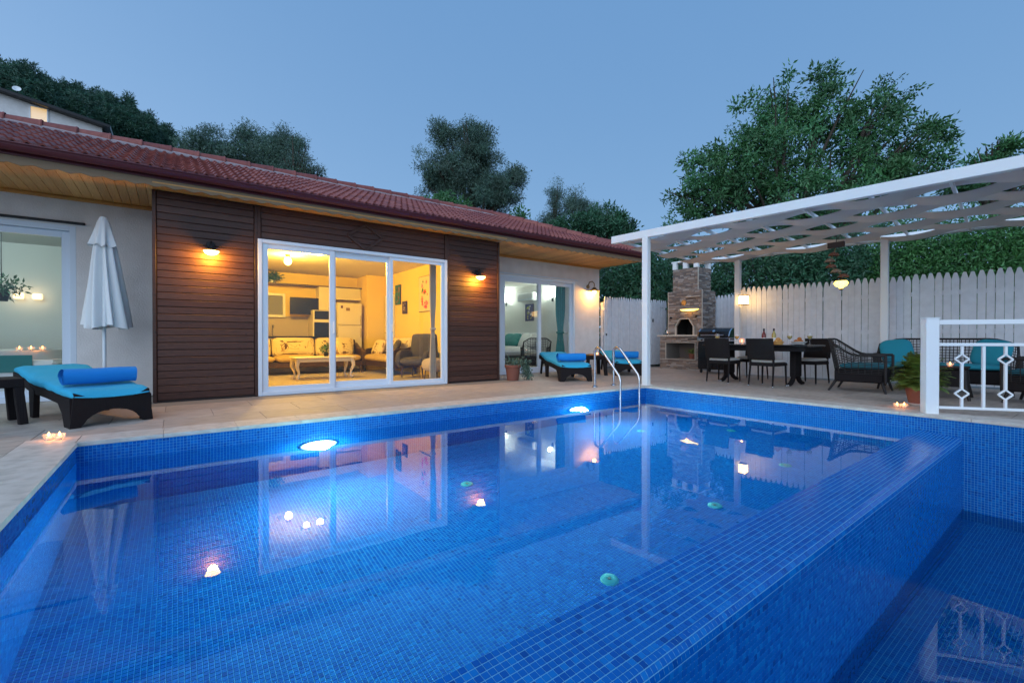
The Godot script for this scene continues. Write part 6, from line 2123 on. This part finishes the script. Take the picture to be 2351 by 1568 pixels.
func build_trees() -> void:
	var broad := leaf_mesh(0.20, 0.085, 14, 0.32, 2)
	var walnut := leaf_mesh(0.19, 0.08, 16, 0.32, 12)
	var small := leaf_mesh(0.10, 0.04, 16, 0.20, 3)
	var fine := leaf_mesh(0.16, 0.035, 22, 0.28, 4)
	tree("walnut_tree", "large walnut tree with spreading green crown behind the pergola", "tree", Vector2(1830, -0.1), 19.0, [
		[1880, 280, 130, 110], [1700, 350, 130, 100], [2000, 330, 120, 100], [1800, 400, 190, 90], [1960, 420, 150, 80], [1640, 400, 75, 80], [1570, 470, 52, 70], [1890, 195, 40, 45],
		[2020, 230, 55, 55], [1770, 260, 80, 70], [2110, 320, 50, 44], [2165, 300, 34, 30], [2070, 400, 80, 54], [1690, 470, 140, 60], [1860, 500, 200, 60], [2150, 380, 50, 34]], 2700, walnut, 0.55, 1.25, mats.leaf_walnut, 0.9, "", 9, 0.42)
	tree("walnut_sapling", "slender walnut shoots rising behind the pergola roof end", "tree", Vector2(2290, -0.1), 15.0, [[2290, 330, 36, 26], [2270, 370, 40, 40], [2230, 420, 70, 50], [2330, 420, 60, 50]], 260, broad, 0.6, 1.0, mats.leaf_walnut)
	# hedge and shrubs behind the fences
	var hedge := [[1405, 640, 62, 70, 15.5], [1460, 600, 60, 60, 16.5], [1500, 640, 55, 75, 15.0], [1550, 610, 60, 70, 16.0], [1660, 620, 70, 80, 15.0], [1740, 600, 75, 80, 14.0], [1830, 600, 80, 80, 13.8], [1920, 610, 80, 85, 13.5], [1990, 590, 80, 90, 14.2], [2080, 590, 85, 90, 13.0], [2170, 570, 90, 95, 12.4], [2260, 575, 95, 90, 12.0], [2350, 570, 95, 95, 11.8], [2440, 570, 95, 95, 11.6], [1600, 660, 60, 60, 17.0]]
	var which := ["behind the fence by the house corner", "above the fence under the roof end", "behind the fence between pergola post and oven", "behind the fence at the oven chimney", "just past the oven chimney, over the barbecue", "above the box lantern", "over the wine bottles on the table", "above the far end of the dining table", "behind the hanging yellow lamp", "above the wicker armchair", "above the wicker sofa's near arm", "above the middle of the wicker sofa", "above the far arm of the wicker sofa", "past the end of the wicker sofa", "low between the oven and the short fence"]
	for k in hedge.size():
		var e: Array = hedge[k]
		var right: bool = e[0] > 2030
		var words: String = ("bright green leafy shrub " if right else "dark green leafy shrub ") + which[k].replace("'s near arm", " arm by the armchair")
		tree("hedge_shrub", words, "shrub", Vector2(e[0], -0.1), e[4], [[e[0], e[1], e[2], e[3]], [e[0] - 20, e[1] + 60, e[2], e[3]], [e[0] + 25, e[1] + 140, e[2], e[3]]], 620 if right else 420, small if right else broad, 0.8 if right else 0.55, 1.25 if right else 0.85, mats.leaf_hedge if right else mats.leaf_dark, 0.9, "hedge shrubs behind the fences", 1)
	# trees beyond the roof
	tree("round_tree", "tall grey-green tree with rounded crown behind the roof ridge", "tree", Vector2(1085, -0.1), 32.0, [
		[1090, 350, 72, 62], [1030, 312, 42, 34], [1100, 305, 32, 30], [1010, 385, 48, 44], [1075, 420, 88, 60], [1155, 425, 48, 42], [1185, 410, 24, 26], [1130, 460, 60, 40], [1000, 430, 36, 34]], 3600, fine, 0.8, 1.5, mats.leaf_olive)
	tree("olive_tree", "grey-green tree at the edge of the group behind the roof", "tree", Vector2(480, -0.1), 30.0, [[480, 330, 44, 40], [445, 350, 34, 34], [500, 375, 60, 40], [470, 400, 70, 50]], 1000, fine, 0.8, 1.4, mats.leaf_olive)
	tree("olive_tree", "broad grey-green tree in the middle of the group behind the roof", "tree", Vector2(590, -0.1), 31.0, [[570, 335, 52, 42], [630, 330, 50, 40], [600, 375, 90, 45], [560, 400, 80, 50], [660, 350, 36, 34]], 1700, fine, 0.8, 1.4, mats.leaf_olive)
	tree("olive_tree", "thin-leaved tree at the end of the group behind the roof", "tree", Vector2(690, -0.1), 29.0, [[690, 335, 22, 20], [695, 375, 24, 24], [670, 390, 30, 26], [715, 398, 30, 14]], 300, fine, 0.7, 1.2, mats.leaf_olive)
	tree("cypress_tree", "slim pointed cypress beyond the end of the roof", "tree", Vector2(1275, -0.1), 38.0, [[1274, 450, 14, 34], [1276, 500, 20, 40]], 420, fine, 0.7, 1.1, mats.leaf_olive, 1.0)
	tree("far_tree", "soft grey-green tree beside the cypress", "tree", Vector2(1335, -0.1), 36.0, [[1330, 490, 42, 34], [1320, 465, 20, 22], [1365, 510, 44, 34], [1250, 510, 20, 22]], 800, fine, 0.8, 1.3, mats.leaf_olive)
	tree("green_tree", "bushy green tree over the far end of the roof", "tree", Vector2(1400, -0.1), 25.0, [[1395, 520, 66, 40], [1330, 535, 60, 34], [1430, 545, 50, 40], [1290, 540, 44, 26], [1450, 590, 60, 40]], 1300, broad, 0.8, 1.2, mats.leaf_dark)
	tree("low_tree", "green tree top showing just above the roof ridge", "tree", Vector2(1030, -0.1), 22.0, [[1030, 475, 44, 20], [1000, 480, 40, 16], [1190, 510, 24, 14]], 260, broad, 0.7, 1.1, mats.leaf_walnut)

func hill_y(x: float, z: float) -> float:
	var d := Vector2(x + 18.0, z + 128.0).length()
	return 53.0 * exp(-pow(d / 44.0, 2.0) * 0.5) - 10.0 + 1.6 * sin(x * 0.21) * sin(z * 0.17)

func build_hill() -> void:
	var s := shape()
	var n := 40
	for i in n:
		for j in n:
			var p := []
			for q in [[0, 0], [1, 0], [1, 1], [0, 1]]:
				var x: float = -180.0 + (i + q[0]) * 6.0
				var z: float = -240.0 + (j + q[1]) * 5.0
				p.append(Vector3(x, hill_y(x, z), z))
			if maxf(p[0].y, p[2].y) > -0.5 and p[0].z < -45.0:
				s.quad(p[0], p[1], p[2], p[3], Vector3.UP)
	put("hill", s.done(), mats.earth, self).set_meta("kind", "structure")
	# pines on the hill
	var needles := leaf_mesh(0.75, 0.16, 26, 0.75, 6)
	var proto := thing("pine_tree", "dark pine tree on the hillside behind the house", "tree", Vector3.ZERO, 0.0, "pines on the hillside")
	put("trunk", shape().tube([Vector3(0, -1.0, 0), Vector3(0.1, 3.0, 0), Vector3(0, 7.0, 0.1)], [0.26, 0.2, 0.06], 7).done(), mats.bark, proto)
	crown(proto, "crown", [[Vector3(0, 6.6, 0), Vector3(1.3, 1.3, 1.3)], [Vector3(0.9, 5.2, 0.3), Vector3(1.8, 1.0, 1.7)], [Vector3(-0.9, 4.6, -0.4), Vector3(2.0, 1.1, 1.9)], [Vector3(0.2, 3.2, 0.3), Vector3(2.3, 1.2, 2.3)], [Vector3(0, 2.0, 0), Vector3(2.0, 1.0, 2.0)]], 130, needles, 0.7, 1.25, mats.leaf_pine)
	var first := true
	var placed := 0
	var tries := 0
	while placed < 280 and tries < 4000:
		tries += 1
		var px := rnd(-60.0, 470.0)
		var d := rnd(52.0, 96.0)
		var p := at_px(px, 777, d)
		p.y = hill_y(p.x, p.z)
		var y := 777.0 - (p.y - 0.87) / d * 1046.0
		var roof := 272.0 + px * 0.18
		if y > roof + 20.0:
			continue
		placed += 1
		var turn := rnd(0, TAU)
		var sc := rnd(0.42, 0.85)
		var o := proto
		if not first:
			o = copy_of(proto, p, turn)
		first = false
		o.position = p
		o.rotation.y = turn
		o.scale = Vector3(sc * rnd(0.85, 1.15), sc * rnd(0.85, 1.3), sc)
	# white house on the slope
	var z := -45.0
	var f := func(x: float, y: float) -> Vector2:
		var q := at_px(x, y, 1.0)
		var dd := z / q.z
		return Vector2(q.x * dd, 0.87 + (q.y - 0.87) * dd)
	var hh := thing("hill_house", "white house with dark sloping roof and lit window on the hillside", "house", Vector3(0, 0, z))
	var a: Vector2 = f.call(-140.0, 164.0)
	var b: Vector2 = f.call(236.0, 292.0)
	put("wall", shape().prism(PackedVector2Array([Vector2(a.x, -1.0), Vector2(b.x, -1.0), b, a]), 5.0, Transform3D(Basis.IDENTITY, Vector3(0, 0, -2.5))).done(), mats.plaster, hh)
	put("roof", shape().bar(Vector3(a.x - 0.6, a.y + 0.1, -2.5), Vector3(b.x + 0.5, b.y - 0.08, -2.5), 6.2, 0.22, 0.02).done(), mats.dark_metal, hh)
	var w0: Vector2 = f.call(73.0, 246.0)
	var w1: Vector2 = f.call(110.0, 300.0)
	var win := put("window", frame_mesh(w0.x - 0.08, w1.x + 0.08, w1.y - 0.08, w0.y + 0.08, 0.08, 0.06), mats.white_paint, hh, Vector3(0, 0, 0.03))
	glow("lamp_window", Color(0.95, 0.72, 0.22), 0.55)
	put("window_glow", shape().box(Vector3((w0.x + w1.x) * 0.5, (w0.y + w1.y) * 0.5, -0.01), Vector3(w1.x - w0.x, w0.y - w1.y, 0.02)).done(), mats.lamp_window, win)
	var ds: Vector2 = f.call(46.0, 218.0)
	var dish := put("satellite_dish", shape().lathe([Vector2(0, 0), Vector2(0.14, 0.03), Vector2(0.22, 0.08), Vector2(0.21, 0.08), Vector2(0.13, 0.04), Vector2(0, 0.02)], 18, Transform3D(Basis(Vector3.RIGHT, 1.1), Vector3.ZERO)).done(), mats.white_paint, hh, Vector3(ds.x, ds.y + 0.1, 0.5))
	put("dish_arm", shape().tube([Vector3(0, 0, 0), Vector3(0, -0.3, -0.5)], 0.03, 6).done(), mats.dark_metal, dish)
